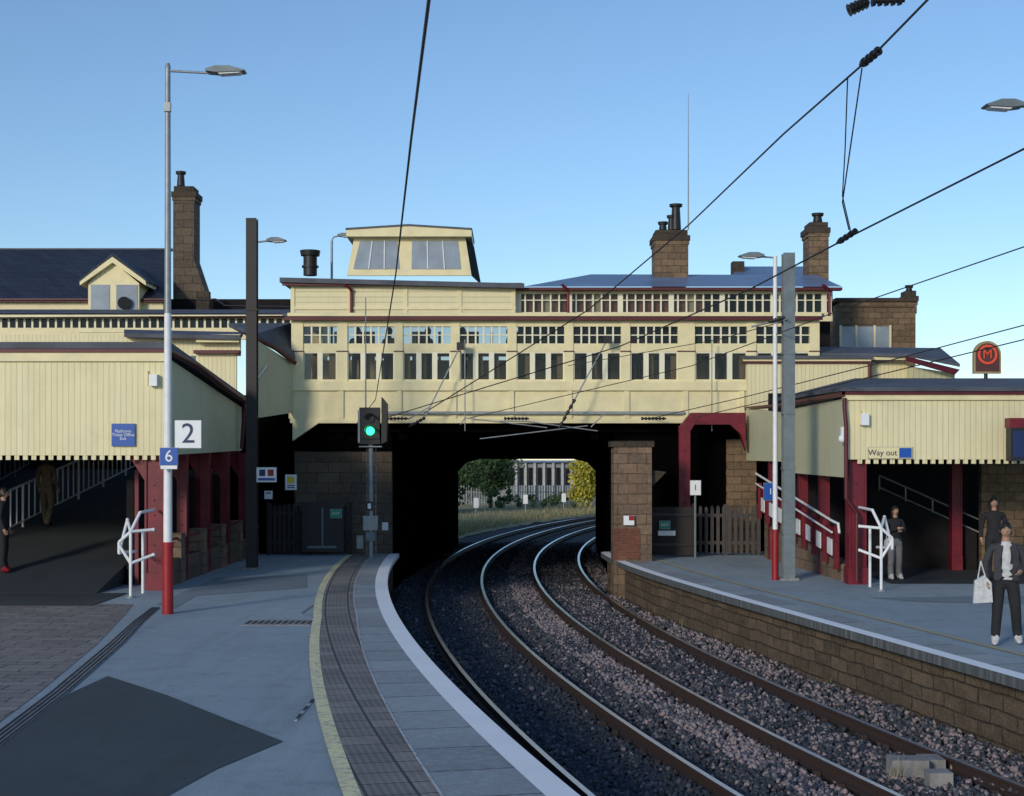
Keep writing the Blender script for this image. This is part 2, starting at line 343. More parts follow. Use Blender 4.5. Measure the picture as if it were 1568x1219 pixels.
for (u,v,w,d,h) in ((1395,1190,.42,.3,.14),(1442,1206,.26,.24,.11),(1432,1182,.25,.35,.09)):
    p=G(u,v,-1.05); g.box('blocks',conc,p.x-w/2,p.x+w/2,p.y,p.y+d,-1.08,-1.0+h)
g.done()
g=Grp('trackside_weeds')
for (u,v) in ((1110,980),(1275,1050),(1375,1190),(1045,960),(1180,1000),(940,905)):
    c=G(u,v,-1.0)
    for i in range(14):
        a=random.random()*6.28; L=random.uniform(.08,.26); q=c+Vector((random.uniform(-.08,.08),random.uniform(-.1,.1),0)); t_=q+Vector((math.cos(a)*.05,math.sin(a)*.05,L)); n_=Vector((-math.sin(a),math.cos(a),0))*.008
        g.quad('w',grass,[q-n_,q+n_,t_+n_*.3,t_-n_*.3])
g.done()
# ---------------------------------------------------------------- covered footbridge
YB=40.0
g=Grp('covered_footbridge')
g.wb('fascia',cream,446,1142,598,645,YB,.25)
g.wb('fascia',cream,444,1144,584,598,YB-.08,.33)
g.wb('fascia',cream,444,1144,641,648,YB-.04,.3)
for u in (446,522,611,695,783,872,960,1050,1136): g.wb('fascia',cream,u-4,u+4,598,641,YB-.05,.3)
g.wb('facade',cream,446,1255,490,500,YB,.2)
g.wb('facade',cream,446,1255,526,539,YB+.01,.18)
g.wb('facade',cream,446,1255,581,584,YB+.01,.2)
pil=[(446,464),(516,532),(604,617),(690,704),(777,791),(864,878),(951,965),(1038,1064),(1144,1158),(1240,1255)]
for i,(a,b2) in enumerate(pil):
    g.wb('facade',cream,a,b2,488,586,YB-.03,.24)
    g.wb('facade',trim,a-1,b2+1,537,539,YB-.035,.02)
for i in range(len(pil)-1):
    a=pil[i][1]; b2=pil[i+1][0]; n=3 if b2-a>60 else 2; w=(b2-a)/n
    for k in range(1,n): g.wb('mullions',framem,a+k*w-4,a+k*w+4,539,581,YB+.02,.12)
    for k in (0,n): g.wb('mullions',framem,a+k*w-2,a+k*w+2,539,581,YB+.02,.12)
    for k in range(n): g.wb('mullions',framem,a+k*w,a+k*w+w,539,541,YB+.025,.1)
    m=int((b2-a)/12)
    for k in range(1,m): q=a+k*(b2-a)/m; g.wb('mullions',framem,q-1.3,q+1.3,500,526,YB+.02,.10)
    g.wb('mullions',framem,a,b2,512.4,514,YB+.03,.08)
    for k in range(n):
        if random.random()<.5: 
            h=random.choice((0,.5)); g.wb('blinds',tan,a+(k+h)*w+1,a+(k+h+.5)*w-1,541,580,YB+.2,.02)
g.wb('glass',glass,450,1250,499,582,YB+.09,.012)
zf=W(0,590,YB).z; zt=W(0,490,YB).z
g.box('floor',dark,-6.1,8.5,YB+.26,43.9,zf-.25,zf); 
for x in np.arange(-6.1,8.5,1.58): g.box('rear_wall',cream,x,x+.35,43.6,43.75,zf,zt)
for x in np.arange(-5.4,8.5,.79): g.box('rear_wall',framem,x,x+.08,43.62,43.7,zf,zt)
g.box('rear_wall',cream,-6.1,8.5,43.61,43.74,zf,zf+.95); g.box('rear_wall',cream,-6.1,8.5,43.61,43.74,zt-.75,zt-.55)
g.wb('roof',trim,436,1260,484,490,YB-.22,.05)
g.prism('roof',roofg,[W(432,484,YB-.25),W(1262,484,YB-.25),W(1262,484,YB-.25)+Vector((0,4.3,.12)),W(432,484,YB-.25)+Vector((0,4.3,.12))],(0,0,.07))
g.wb('roof',cream,440,1258,479,484,YB-.26,.04)
zs=W(0,648,YB).z
g.box('girders',black_shade,-6,6.2,YB+.3,46,zs+.05,zf-.3)
for y in np.arange(40.4,60,1.1): g.box('girders',black_shade,-5.6,6,y,y+.18,zs-.25,zs+.06)
for x in (-5,-3.2,-.5,2.2,5): g.box('girders',black_shade,x,x+.25,YB+.5,60,zs-.45,zs+.06)
g.prism('bracket',cream,[W(448,645,39.95),W(492,645,39.95),W(448,675,39.95)],(0,.2,0))
g.wb('pipes',galv,590,1048,630,634,YB-.14,.08)
g.done()
g=Grp('road_bridge')
g.box('deck',black_shade,-30,30,44,62,3.72,4.6)
g.prism('abutment',black_shade,[(-3.4,41,-1.2),(-2.3,61.6,-1.2),(-12,61.6,-1.2),(-12,41,-1.2)],(0,0,5))
g.prism('abutment',black_shade,[(2.9,41,-1.2),(12,41,-1.2),(12,61.6,-1.2),(3.58,61.6,-1.2)],(0,0,5))
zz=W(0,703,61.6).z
g.box('portal',black_shade,-3,4.2,61,62,zz,3.8)
for sx,x0 in ((1,-2.3),(-1,3.58)): g.prism('portal',black_shade,[(x0,61,zz),(x0+sx*.9,61,zz),(x0+sx*.35,61,zz-.14),(x0,61,zz-.5)],(0,1,0))
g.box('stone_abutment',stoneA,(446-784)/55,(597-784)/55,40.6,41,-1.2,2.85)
g.box('stone_abutment',black_shade,-7.5,(597-784)/55,40.62,41,2.85,3.69)  # shade above the stone, blocked in as black
g.box('stone_abutment',black_shade,2.9,6.05,40.6,41,-1.2,3.69)  # abutment in shade, blackened through its colour
g.box('stone_abutment',stone,6.05,6.9,40.55,41,-1.2,3.2)
g.done()
g=Grp('stone_pier'); 
g.box('pier',pierst,2.62,3.6,37,38,-1.1,2.95); g.box('cap',stoneD,2.55,3.66,36.95,38.05,2.95,3.1)
g.box('brick_repair',bricky('red_brick',(.24,.085,.05),(.15,.06,.04),(.10,.08,.07),.22,.075,.008),2.61,3.3,36.985,37.0,.05,.85)
g.prism('corbel',stoneD,[(3.6,37.2,1.9),(4.0,37.2,2.3),(3.6,37.2,2.35)],(0,.6,0)); g.done()
YU=43.0
g=Grp('booking_hall')
g.wb('walls',creamH,448,790,436,492,YU,.2)
for u in (448,535,621,704,786): g.wb('walls',cream,u-3,u+3,436,492,YU-.03,.2)
g.wb('walls',cream,448,790,470,474,YU-.04,.1)
g.box('walls',creamH,W(448,0,YU).x,W(448,0,YU).x+.15,YU+.2,50,4.6,W(0,436,YU).z)
g.prism('roof',roofg,[W(428,432,YU-.3),W(803,441,YU-.3),W(803,441,YU-.3)+Vector((0,7,0.1)),W(428,432,YU-.3)+Vector((0,7,.1))],(0,0,.14))
g.wb('roof',trim,432,800,433,437,YU-.22,.1)
g.wb('upper_windows_wall',cream,790,1275,443,450,YU+.3,.15); g.wb('upper_windows_wall',cream,790,1275,478,492,YU+.3,.15)
u=790;i=0
while u<1275: g.wb('upper_windows_wall',framem,u,u+(8 if i%6==0 else 2.4),450,478,YU+.3,.12); u+=13; i+=1
g.wb('upper_windows_wall',framem,790,1275,459,460.4,YU+.32,.08)
g.wb('glass',glass,792,1273,449,479,YU+.38,.01)
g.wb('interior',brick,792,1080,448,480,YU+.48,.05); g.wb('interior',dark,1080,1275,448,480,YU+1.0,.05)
for u in (830,905,1050): g.wb('interior',cream,u,u+18,448,480,YU+.44,.03)
g.wb('roof',trim,790,1290,440,444,YU-.05,.3)
g.quad('roof',slateL,[W(800,439,YU-.1),W(1290,439,YU-.1),W(1250,421,YU+4),W(905,420,YU+4)])
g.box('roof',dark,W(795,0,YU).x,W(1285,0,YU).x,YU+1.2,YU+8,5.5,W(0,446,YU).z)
for u in (538,870,1270): g.tube('downpipe',maroon,[W(u-10,436,YU-.3),W(u-2,442,YU-.2),W(u,446,YU-.08),W(u,484,YU-.08)],.045)
yl=YU+1.5
A,B2,C,D=W(531,422,yl),W(722,422,yl),W(712,360,yl),W(543,360,yl)
g.prism('lantern',cream,[A,B2,C,D],(0,.1,0))
g.quad('lantern',dark,[B2+Vector((0,.1,0)),B2+Vector((.25,2.4,0)),C+Vector((.2,2.2,.1)),C+Vector((0,.1,0))])
for (a,b2,c,d) in ((541,612,605,551),(630,706,700,631)):
    p=[W(a,412,yl-.02),W(b2,412,yl-.02),W(b2-(4 if a<600 else 5),369,yl-.02),W(d,369,yl-.02)]
    g.prism('lantern_glass',glassL,p,(0,.03,0))
    for k in (1/3,2/3):
        g.prism('lantern_bars',signw,[p[0].lerp(p[1],k)+Vector((-.015,-.03,0)),p[0].lerp(p[1],k)+Vector((.015,-.03,0)),p[3].lerp(p[2],k)+Vector((.015,-.03,0)),p[3].lerp(p[2],k)+Vector((-.015,-.03,0))],(0,.04,0))
g.prism('lantern_roof',cream,[W(530,362,yl-.3),W(722,362,yl-.3),W(722,352,yl-.3),W(625,346,yl-.3),W(530,352,yl-.3)],(0,2.8,0))
g.prism('lantern_roof',roofg,[W(529,352,yl-.32),W(625,346,yl-.32),W(723,352,yl-.32),W(723,349,yl-.32),W(625,343,yl-.32),W(529,349,yl-.32)],(0,2.85,0))
g.done()
g=Grp('station_building')
yl=44
g.wb('corridor_wall',cream,-120,446,482,488,yl,.15); g.wb('corridor_wall',cream,-120,446,502,520,yl,.15)
u=-120
while u<446: g.wb('corridor_wall',framem,u,u+3,488,502,yl,.12); u+=12
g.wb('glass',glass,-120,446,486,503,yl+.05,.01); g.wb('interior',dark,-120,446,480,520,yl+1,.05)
g.wb('roof',trim,228,446,484,487,yl-.2,.1); g.quad('roof',roofg,[W(-120,487,yl-.3),W(446,484,yl-.3),W(446,474,yl+4),W(-120,474,yl+4)])
yh=50
g.wb('walls',creamH,-150,250,460,492,yh,.2); g.wb('walls',trim,-150,255,457,462,yh-.2,.2); g.wb('walls',trim,-150,250,484,488,yh-.1,.1)
g.quad('slate_roof',slate,[W(-150,460,yh-.25),W(258,460,yh-.25),W(262,382,yh+5),W(-120,382,yh+5)])
g.prism('slate_roof',roofg,[W(-120,384,yh+5),W(263,384,yh+5),W(263,380,yh+5),W(-120,380,yh+5)],(0,.2,0))
g.box('walls',creamH,W(-150,0,yh).x,W(250,0,yh).x,yh+.5,yh+10,0,W(0,470,yh).z)
yd=yh-.4
g.prism('dormer',cream,[W(135,485,yd),W(135,434,yd),W(172,400,yd),W(213,434,yd),W(213,485,yd)],(0,3,0))
g.prism('dormer',cream,[W(122,437,yd-.2),W(122,430,yd-.2),W(172,393,yd-.2),W(223,430,yd-.2),W(223,437,yd-.2),W(172,402,yd-.2)],(0,3,0))
g.prism('dormer_roof',slate,[W(120,432,yd-.22),W(172,391,yd-.22),W(225,432,yd-.22),W(225,429,yd-.22),W(172,388,yd-.22),W(120,429,yd-.22)],(0,3.1,0))
g.wb('dormer_window',glassL,139,168,436,478,yd-.02,.02); g.wb('dormer_window',glassL,178,211,436,478,yd-.02,.02)
g.cyl('vent',black,W(190,464,yd-.25),W(190,464,yd-.02),.22,.22,16)
g.wb('parapet',dark,258,450,458,484,yh+2,.3)
g.wb('parapet',stoneD,300,320,446,484,yh+1,.3)
g.tube('cables',black,[W(300,460,yh),W(330,458,yh),W(345,468,yh),W(446,470,yh)],.03)
g.done()
def stack(name,u0,u1,vt,vb,y,mat,pots=(),dep=1.0,flare=0):
    g=Grp(name); g.wb('shaft',mat,u0+3,u1-3,vt+22,vb,y,dep); g.wb('cap',stoneD,u0,u1,vt+8,vt+16,y-.06,dep+.12); g.wb('cap',mat,u0+1.5,u1-1.5,vt+16,vt+22,y-.03,dep+.06); g.wb('cap',stoneD,u0+4,u1-4,vt,vt+8,y+.02,dep-.1)
    for (uc,pv,r) in pots:
        g.cyl('pot',black,W(uc,vt,y+dep/2),W(uc,pv,y+dep/2),r,r*.75,10); g.cyl('pot',black,W(uc,pv+4,y+dep/2),W(uc,pv,y+dep/2),r*1.2,r*1.3,10)
    if flare: g.prism('flare',mat,[W(u0+3,vb+10,y-.02),W(u0+3,vb-60,y-.02),W(u1-6,vb-60,y-.02),W(u1+14,vb,y-.02),W(u1+14,vb+10,y-.02)],(0,dep,0))
    g.done()
stack('chimney',262,300,285,448,52,stoneA,((277,263,.15),),1.0,1)
stack('chimney',1000,1057,352,436,46,stone,((1015,340,.13),(1035,313,.17),(1028,330,.12)),1.1)
stack('chimney',1236,1272,340,436,47,stone,((1252,327,.16),),1.0)
stack('chimney',1383,1407,445,480,52,stone,((1392,437,.12),),.8)
g=Grp('roof_flue'); g.cyl('flue',black,W(475,422,46),W(475,392,46),.22,.22,14); g.cyl('flue',black,W(475,392,46),W(475,384,46),.3,.33,14); g.cyl('flue',black,W(475,410,46),W(475,407,46),.27,.27,14); g.done()
g=Grp('stone_building'); g.wb('walls',stone,1285,1402,470,560,50,6); g.wb('parapet',stoneD,1280,1405,456,462,49.9,6.2); g.wb('parapet',stone,1286,1400,462,470,49.95,6.1)
g.wb('gable',stoneD,1122,1140,400,425,52,.5); g.prism('roof',slateL,[W(1120,425,51),W(1130,408,53),W(1235,408,53),W(1240,425,51)],(0,.5,0))
g.wb('windows',glassL,1286,1364,500,533,49.93,.05)
for u in (1286,1310,1338,1362): g.wb('windows',cream,u,u+3,498,535,49.9,.06)
g.done()
g=Grp('radio_antenna'); g.cyl('mast',galv,W(1054,352,46),W(1054,143,46),.025,.008,6); g.done()
# ---------------------------------------------------------------- left canopy
def teeth(g,x0,x1,y,z,dx=.17):
    x=x0
    while x<x1: g.box('valance_teeth',creamB,x,x+dx*.55,y+.01,y+.05,z-.09,z+.002); x+=dx
YL=28.6
g=Grp('platform_canopy')
xr=-6.9; z0=2.70; z1=4.62
g.box('front_boarding',creamB,-14.5,xr,YL,YL+.06,z0,z1-.05); teeth(g,-14.5,xr-.1,YL,z0)
g.box('fascia',cream,-14.6,xr+.08,YL-.06,YL+.1,z1-.05,z1+.12); g.box('fascia',trim,-14.6,xr+.1,YL-.08,YL+.1,z1+.12,z1+.2)
g.prism('side_boarding',creamS,[(xr,YL+.06,z0),(xr-.25,38,2.86),(xr-.25,38,4.0),(xr,YL+.06,z1+.05)],(-.06,0,0))
g.prism('roof',roofg,[(-14.7,YL-.1,z1+.2),(xr+.12,YL-.1,z1+.2),(xr-.15,38.2,4.15),(-14.7,38.2,4.6)],(0,0,.13))
pts=[Vector((xr+.06,YL-.05,z1+.16)),Vector((xr+.12,31,z1+.02)),Vector((xr+.05,34,z1-.25)),Vector((xr-.1,38,4.12))]
g.tube('gutter',trim,pts,.07)
g.tube('downpipe',trim,[(xr-.1,37.5,4.1),(xr-.05,37.3,3.9),(xr-.12,37.3,2.9)],.05)
g.done()
g=Grp('platform_canopy')
g.wb('front_boarding',creamB,-200,368,512,545,38.2,.1); g.wb('front_boarding',creamB,300,362,540,612,38.1,.1)
g.wb('fascia',trim,296,366,536,541,37.9,.3); g.prism('roof',roofg,[W(190,516,37.8),W(368,520,37.8),W(372,514,40),W(190,510,40)],(0,0,.1))
g.wb('fascia',cream,300,366,520,524,37.9,.1)
g.wb('front_boarding',cream,120,250,503,509,42,.1)
g.prism('side_boarding',creamS,[W(395,640,38.0),W(448,632,39.9),W(448,556,39.9),W(395,522,38.0)],(-.06,.05,0))
g.prism('roof',roofg,[W(392,517,37.9),W(452,553,39.8),W(446,500,41.5),W(350,500,41.5)],(0,0,.1))
g.tube('gutter',trim,[W(388,515,37.9),W(420,532,38.8),W(452,556,39.8)],.06)
g.tube('downpipe',galv,[W(410,560,38.3),W(395,580,38),W(392,620,38)],.04)
g.done()
def column(x,y,w=.3,h=2.9,name='canopy_column',side=0):
    g=Grp(name); g.box('plinth',maroon,x-w*.65,x+w*.65,y-w*.65,y+w*.65,0,.35); g.box('shaft',maroon,x-w/2,x+w/2,y-w/2,y+w/2,.35,h-.25)
    for s in (-1,1):
        g.box('flange',maroon,x+s*w*.5-.02,x+s*w*.5+.02,y-w*.6,y+w*.6,.35,h-.25)
    g.box('capital',maroon,x-w*.65,x+w*.65,y-w*.65,y+w*.65,h-.25,h-.1)
    if side:
        g.prism('bracket',maroon,[(x+side*w/2,y-.04,h-.8),(x+side*w/2,y-.04,h),(x+side*(w/2+.6),y-.04,h),(x+side*(w/2+.35),y-.04,h-.25)],(0,.08,0))
    for i in range(6): g.ball('rivets',maroon,(x,y-w/2,.6+i*.3),.02,6)
    g.done()
for y in (28.9,31.2,33.5,35.8,38.2): column(-7.15,y,.34 if y<29 else .17,side=-1)
for i,y in enumerate((32.4,35.0,37.6)): column(-7.75+.12*i,y,.13,2.85)
g=Grp('stone_wall'); g.box('wall',stoneA,-7.3,-7.05,29.6,40,0,.55)
for y in np.arange(30.4,40,2.2): g.box('stub',pierst,-7.33,-7.0,y,y+.4,0,1.05)
g.box('wall',dark,-8.05,-7.9,30,40,0,2.2)
for y in np.arange(30,40,1.5): g.box('posts',maroon,-7.88,-7.8,y,y+.07,0,2.4)
g.tube('rail',maroon,[(-7.1,29.6,.95),(-7.1,40,1.0)],.03)
g.done()
g=Grp('access_ramp')
g.prism('surface',aspR,[(-14,28,.02),(-8.1,28,.02),(-8.1,40.5,2.35),(-14,40.5,2.35)],(0,0,-.3))
g.box('paving',aspR,-20,-7.5,25.6,28,.0,.016)
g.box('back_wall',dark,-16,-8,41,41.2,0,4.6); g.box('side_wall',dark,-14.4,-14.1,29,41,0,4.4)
g.done()
def picket_rail(name,a,b,h=1.0,n=14,mat=white,r=.022):
    g=Grp(name); a=Vector(a); b=Vector(b); up=Vector((0,0,1))
    g.tube('top_rail',mat,[a+up*h,b+up*h],r); g.tube('bottom_rail',mat,[a+up*.15,b+up*.15],r*.8)
    for i in range(n+1):
        p=a.lerp(b,i/n); big=i%5==0
        g.cyl('posts' if big else 'pickets',mat,p+up*(0 if big else .15),p+up*h,r*1.1 if big else r*.7,None,6)
    g.done()
picket_rail('ramp_railing',(-11.6,32.0,.75),(-10.5,40.4,2.35),1.0,28,white,.028)
picket_rail('ramp_railing',(-13.6,30,.4),(-13.6,40.4,2.35),1.0,28,galv)
def handrail(base,flip=1):
    g=Grp('handrail'); b=Vector(base)
    X=lambda dx,dz,dy=0: b+Vector((dx*flip,dy,dz))
    r=.03
    for dy in (0,.9): g.tube('frame',white,[X(0,0,dy),X(0,1.25,dy)],r)
    g.tube('rails',white,[X(0,1.25),X(-.22,1.05),X(-.22,.85),X(-.22,.8,1.2)],r)
    g.tube('rails',white,[X(0,1.25),X(.1,1.6,.3),X(.1,1.62,1.4)],r)
    g.tube('rails',white,[X(-.22,1.45,.6),X(0,1.25),X(.38,1.28,.2)],r); g.tube('rails',white,[X(-.22,1.0),X(0,.65),X(.38,.8,.2)],r)
    g.tube('rails',white,[X(-.22,1.45,.6),X(-.22,.85,0)],r)
    for p in (X(.38,1.28,.2),X(.38,.8,.2),X(0,1.25),X(-.22,1.45,.6)): g.ball('caps',white,p,.036,8)
    g.cyl('foot',galv,X(0,0),X(0,.03),.09,.09,10); g.done()
handrail((-7.22,27.2,0),1); handrail((7.35,28.6,0),-1)
# ---------------------------------------------------------------- right canopy
YR=30.0
g=Grp('platform_canopy')
xl=6.97
g.box('front_boarding',creamB,xl,14,YR,YR+.06,2.62,3.86); teeth(g,xl+.25,14,YR,2.62)
g.box('fascia',cream,xl-.06,14.1,YR-.06,YR+.1,3.86,3.97); g.box('fascia',trim,xl-.1,14.1,YR-.1,YR+.1,3.97,4.04)
g.prism('side_boarding',creamS,[(xl,YR+.06,2.24),(xl-.12,36,2.3),(xl-.12,36,3.85),(xl,YR+.06,3.9)],(.06,0,0))
g.prism('side_boarding',creamS,[W(1200,707,36),W(1143,705,39.7),W(1143,625,39.7),W(1200,632,36)],(.06,.02,0))
g.prism('fascia',trim,[(xl-.1,YR-.1,3.93),(xl-.26,36,3.93),(xl-.5,40,4.0),(xl-.5,40,4.09),(xl-.26,36,4.02),(xl-.1,YR-.1,4.04)],(.06,0,0))
g.prism('roof',roofg,[(xl-.14,YR-.14,4.04),(14.1,YR-.14,4.04),(14.1,39,4.75),(9.3,39,4.75),(xl-.3,36,4.1)],(0,0,.08))
g.tube('downpipe',trim,[(xl-.05,YR-.1,3.9),(xl-.05,YR-.1,3.7),(xl-.02,YR-.12,3.3),(xl-.02,YR-.12,1.8),(xl+.2,YR-.12,1.5),(xl+.2,YR-.12,.1)],.045)
g.done()
g=Grp('platform_canopy')
yc=40
g.wb('front_boarding',creamB,1143,1332,556,640,yc-.15,.1); g.wb('fascia',cream,1139,1334,549,556,yc-.22,.2); g.wb('fascia',trim,1139,1334,553,556,yc-.24,.2)
g.prism('roof',roofg,[W(1136,549,yc-.3),W(1336,549,yc-.3),W(1336,540,yc+2),W(1150,540,yc+2)],(0,0,.06))
g.wb('front_boarding',creamB,1334,1388,556,590,yc+.3,.1); g.prism('front_boarding',creamS,[W(1388,560,yc+.3),W(1462,572,yc-1.5),W(1462,585,yc-1.5),W(1388,590,yc+.3)],(0,.1,0))
g.prism('roof',roofg,[W(1240,545,yc+.1),W(1390,546,yc-.2),W(1470,562,yc-2),W(1440,537,yc+1.5),W(1240,535,yc+2)],(0,0,.08))
g.prism('fascia',trim,[W(1386,552,yc-.2),W(1462,574,yc-2),W(1470,566,yc-2),W(1390,546,yc-.2)],(0,.05,0))
g.wb('fascia',cream,1240,1390,545,551,yc-.05,.1)
g.tube('downpipe',trim,[W(1332,556,yc-.3),W(1332,590,yc-.3)],.05)
g.done()
column(7.25,30.3,.32,3.0)
for y in (32.8,35.2): column(7.12,y,.18,3.3)
column(6.85,37.8,.16,3.0)
column(10.5,34,.20,3.4)
g=Grp('portal_frame'); g.wb('post',maroon,1040,1057,652,850,39.2,.25); g.wb('beam',maroon,1058,1142,632,650,39.2,.3)
g.prism('beam',maroon,[W(1040,655,39.18),W(1058,632,39.18),W(1075,632,39.18),W(1057,660,39.18)],(0,.27,0)); g.prism('beam',maroon,[W(1118,650,39.2),W(1142,650,39.2),W(1142,690,39.2),W(1134,664,39.2)],(0,.27,0))
for i in range(8): g.ball('rivets',maroon,W(1049,670+i*20,39.2),.025,6)
g.done()
g=Grp('waiting_area'); g.box('back_wall',dark,6.9,16,38.5,38.7,0,4.4); g.box('side_wall',stone,10.95,14,33.5,33.7,0,2.55)  # back wall coloured dark to paint the shade under the canopy
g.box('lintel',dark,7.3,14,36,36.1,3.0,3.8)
g.box('floor_covering',aspR,8.0,14,30.2,38.4,.0,.012)  # thin dark sheet over the floor beneath the canopy
g.prism('stair_wall',dark,[(8.4,36,0),(8.4,36,2.2),(11,34,.9),(11,34,0)],(0,.15,0))
g.done()
g=Grp('handrail')
a=W(1345,728,35.9); b2=W(1512,802,34)
for dz in (0,-.3): g.tube('rail',galv,[a+Vector((0,-.1,dz)),b2+Vector((0,-.1,dz))],.022)
for k in (0,.25,.5,.75,1): p=a.lerp(b2,k)+Vector((0,-.1,0)); g.cyl('posts',galv,p,p-Vector((0,0,.95)),.018,None,6)
g.done()
g=Grp('platform_stair')
g.prism('stone_base',pierst,[(6.75,38.4,0),(6.75,38.4,1.15),(7.1,31.0,.35),(7.1,31.0,0)],(.25,0,0))
n=9
for i in range(n):
    k=i/(n-1); p=Vector((6.62,38.4,1.15)).lerp(Vector((7.0,31.0,.35)),k)
    g.box('newels',maroon,p.x-.05,p.x+.05,p.y-.05,p.y+.05,p.z-.1,p.z+.85)
    if i<n-1:
        q=Vector((6.62,38.4,1.15)).lerp(Vector((7.0,31.0,.35)),(i+1)/(n-1))
        g.prism('infill',maroon,[p+Vector((0,0,.1)),q+Vector((0,0,.1)),q+Vector((0,0,.75)),p+Vector((0,0,.75))],(.03,0,0))
        m1=p.lerp(q,.3); m2=p.lerp(q,.7)
        g.prism('white_panels',white,[m1+Vector((-.01,0,.15)),m2+Vector((-.01,0,.15)),m2+Vector((-.01,0,.5)),m1+Vector((-.01,0,.5))],(-.02,0,0))
g.tube('handrail',white,[(6.52,38.4,2.25),(6.9,31.0,1.3),(6.95,30.6,1.25),(6.95,30.5,1.05)],.03)
g.tube('handrail',white,[(6.52,38.4,1.98),(6.9,31.0,1.05)],.025)
g.done()
def fence(name,x0,x1,y,h,mat=wood,step=.14,w=.09):
    g=Grp(name); x=x0
    while x<x1-.02:
        hh=h+random.uniform(-.02,.02); g.prism('pickets',mat,[(x,y,.05),(x+w,y,.05),(x+w,y,hh),(x+w/2,y,hh+.06),(x,y,hh)],(0,.02,0)); x+=step
    for z in (.3,h-.25): g.box('rails',mat,x0,x1,y+.02,y+.07,z,z+.09)
    for x in np.arange(x0,x1+.1,(x1-x0)/2): g.box('posts',mat,x-.05,x+.05,y+.021,y+.12,0,h+.1)
    g.done()
fence('timber_fence',-6.7,-4.45,39.5,1.35,wood,.13,.10); fence('timber_fence',4.95,6.75,39.3,1.3,M('grey_fence_wood',(.08,.07,.065),.8),.16,.09)
g=Grp('fence_gate'); g.box('panel',wood,3.62,4.9,38.6,38.66,.05,1.35)
for z in (.3,1.1): g.box('braces',black,3.62,4.9,38.56,38.6,z,z+.08)
g.box('posts',wood,3.55,3.65,38.55,38.68,0,1.45); g.box('posts',wood,4.85,4.95,38.55,38.68,0,1.45); g.done()
g=Grp('boarded_gate'); g.box('panel',black,-5.75,-4.6,39.3,39.36,.1,1.45); g.box('frame',greyp,-5.6,-4.8,39.27,39.3,.2,.26); g.box('frame',greyp,-5.2,-5.16,39.26,39.29,.26,1.3); g.done()
def sign(name,u0,u1,v0,v1,y,mat,txt=None,tm=None,size=.2,back=.03,post=None,rows=None,off=0):
    g=Grp(name); g.wb('panel',mat,u0,u1,v0,v1,y,back)
    g.wb('edge',galv,u0-.6,u1+.6,v0-.6,v1+.6,y+.01,back)
    if rows:
        for (a,b2,c,d,m) in rows: g.wb('markings',m,a,b2,c,d,y-.006,.006)
    if post:
        c=W((u0+u1)/2,v1,y); g.cyl('post',greyp,(c.x,y+.06,0),(c.x,y+.06,c.z+.3),.03)
    if txt: p=W((u0+u1)/2+off,(v0+v1)/2,y-.008); g.text(txt,p,size,tm)
    g.done()
sign('wayfinding_sign',171,206,649,683,YL-.06,blue,'Platforms\nTicket Office\nExit',signw,.085)
sign('platform_number_sign',268,308,644,686,28.0,signw,'2',navy,.55)
sign('car_stop_sign',245,272,686,712,24.1,blue,'6',signw,.28)
sign('car_stop_sign',246,271,713,718,24.1,signw)
sign('notice_sign',393,423,716,738,33.2,signw,None,navy,.18,rows=[(395,421,732,736,blue),(397,406,719,729,navy),(410,419,719,729,redp)])
sign('notice_sign',437,454,727,750,38,signw,None,navy,.25,rows=[(440,451,730,740,yelp),(440,451,743,744.5,navy),(440,451,746,747.5,navy)])
sign('notice_sign',405,417,752,764,38,signw,None,navy,.25,rows=[(407,415,754,756,navy)])
sign('emergency_exit_sign',506,523,780,793,39.2,green,'EXIT',signw,.1)
sign('emergency_exit_sign',1010,1026,798,810,38.5,green,'EXIT',signw,.1); sign('notice_sign',1008,1034,813,820,38.5,signw)
sign('speed_sign',1057,1073,736,758,38.2,signw,'1',navy,.22,post=True)
sign('way_out_sign',1330,1397,685,702,YR-.05,cream,'Way out',navy,.17,rows=[(1377,1396,686,701,blue)],off=-12)
sign('wayfinding_sign',1170,1190,740,766,33,blue,'1',signw,.2)
sign('notice_sign',955,971,790,804,36.9,signw,rows=[(963,971,790,797,redp)])
for (u,v,y) in ((234,582,YL-.15),(1325,642,YR-.15)):
    g=Grp('wall_lamp'); g.wb('body',signw,u-6,u+6,v-9,v+9,y,.15); g.tube('conduit',cream,[W(u-8,v-14,y+.12),W(u-8,v+8,y+.12)],.02); g.done()
g=Grp('departure_board'); g.wb('case',black,1548,1600,655,706,29.2,.3); g.wb('screen',navy,1551,1598,660,700,29.19,.01); g.wb('fascia',maroon,1546,1600,640,655,29.2,.3); g.done()
g=Grp('security_camera'); g.ball('dome',signw,W(1290,672,30.0),.09); g.box('bracket',signw,W(1290,0,30).x-.03,W(1290,0,30).x+.03,29.98,30.1,3.08,3.3); g.done()
g=Grp('metro_sign'); ym=38
pts=[W(1491,572,ym),W(1533,572,ym),W(1533,545,ym)]+[W(1512+21*math.cos(a),543-21*math.sin(a),ym) for a in np.linspace(0,math.pi,14)]+[W(1491,545,ym)]
g.prism('board',tan,pts,(0,.12,0)); pts2=[p+(W(1512,548,ym)-p)*.14+Vector((0,-.02,0)) for p in pts]; g.prism('face',M('sign_dark_face',(.10,.035,.03),.5),pts2,(0,.02,0))
n=24; c=W(1512,543,ym-.03)
for i in range(n):
    a0=2*math.pi*i/n; a1=2*math.pi*(i+1)/n; P=lambda a,r:c+Vector((r*math.cos(a),0,r*math.sin(a)))
    g.prism('ring',orange,[P(a0,.20),P(a1,.20),P(a1,.26),P(a0,.26)],(0,-.02,0))
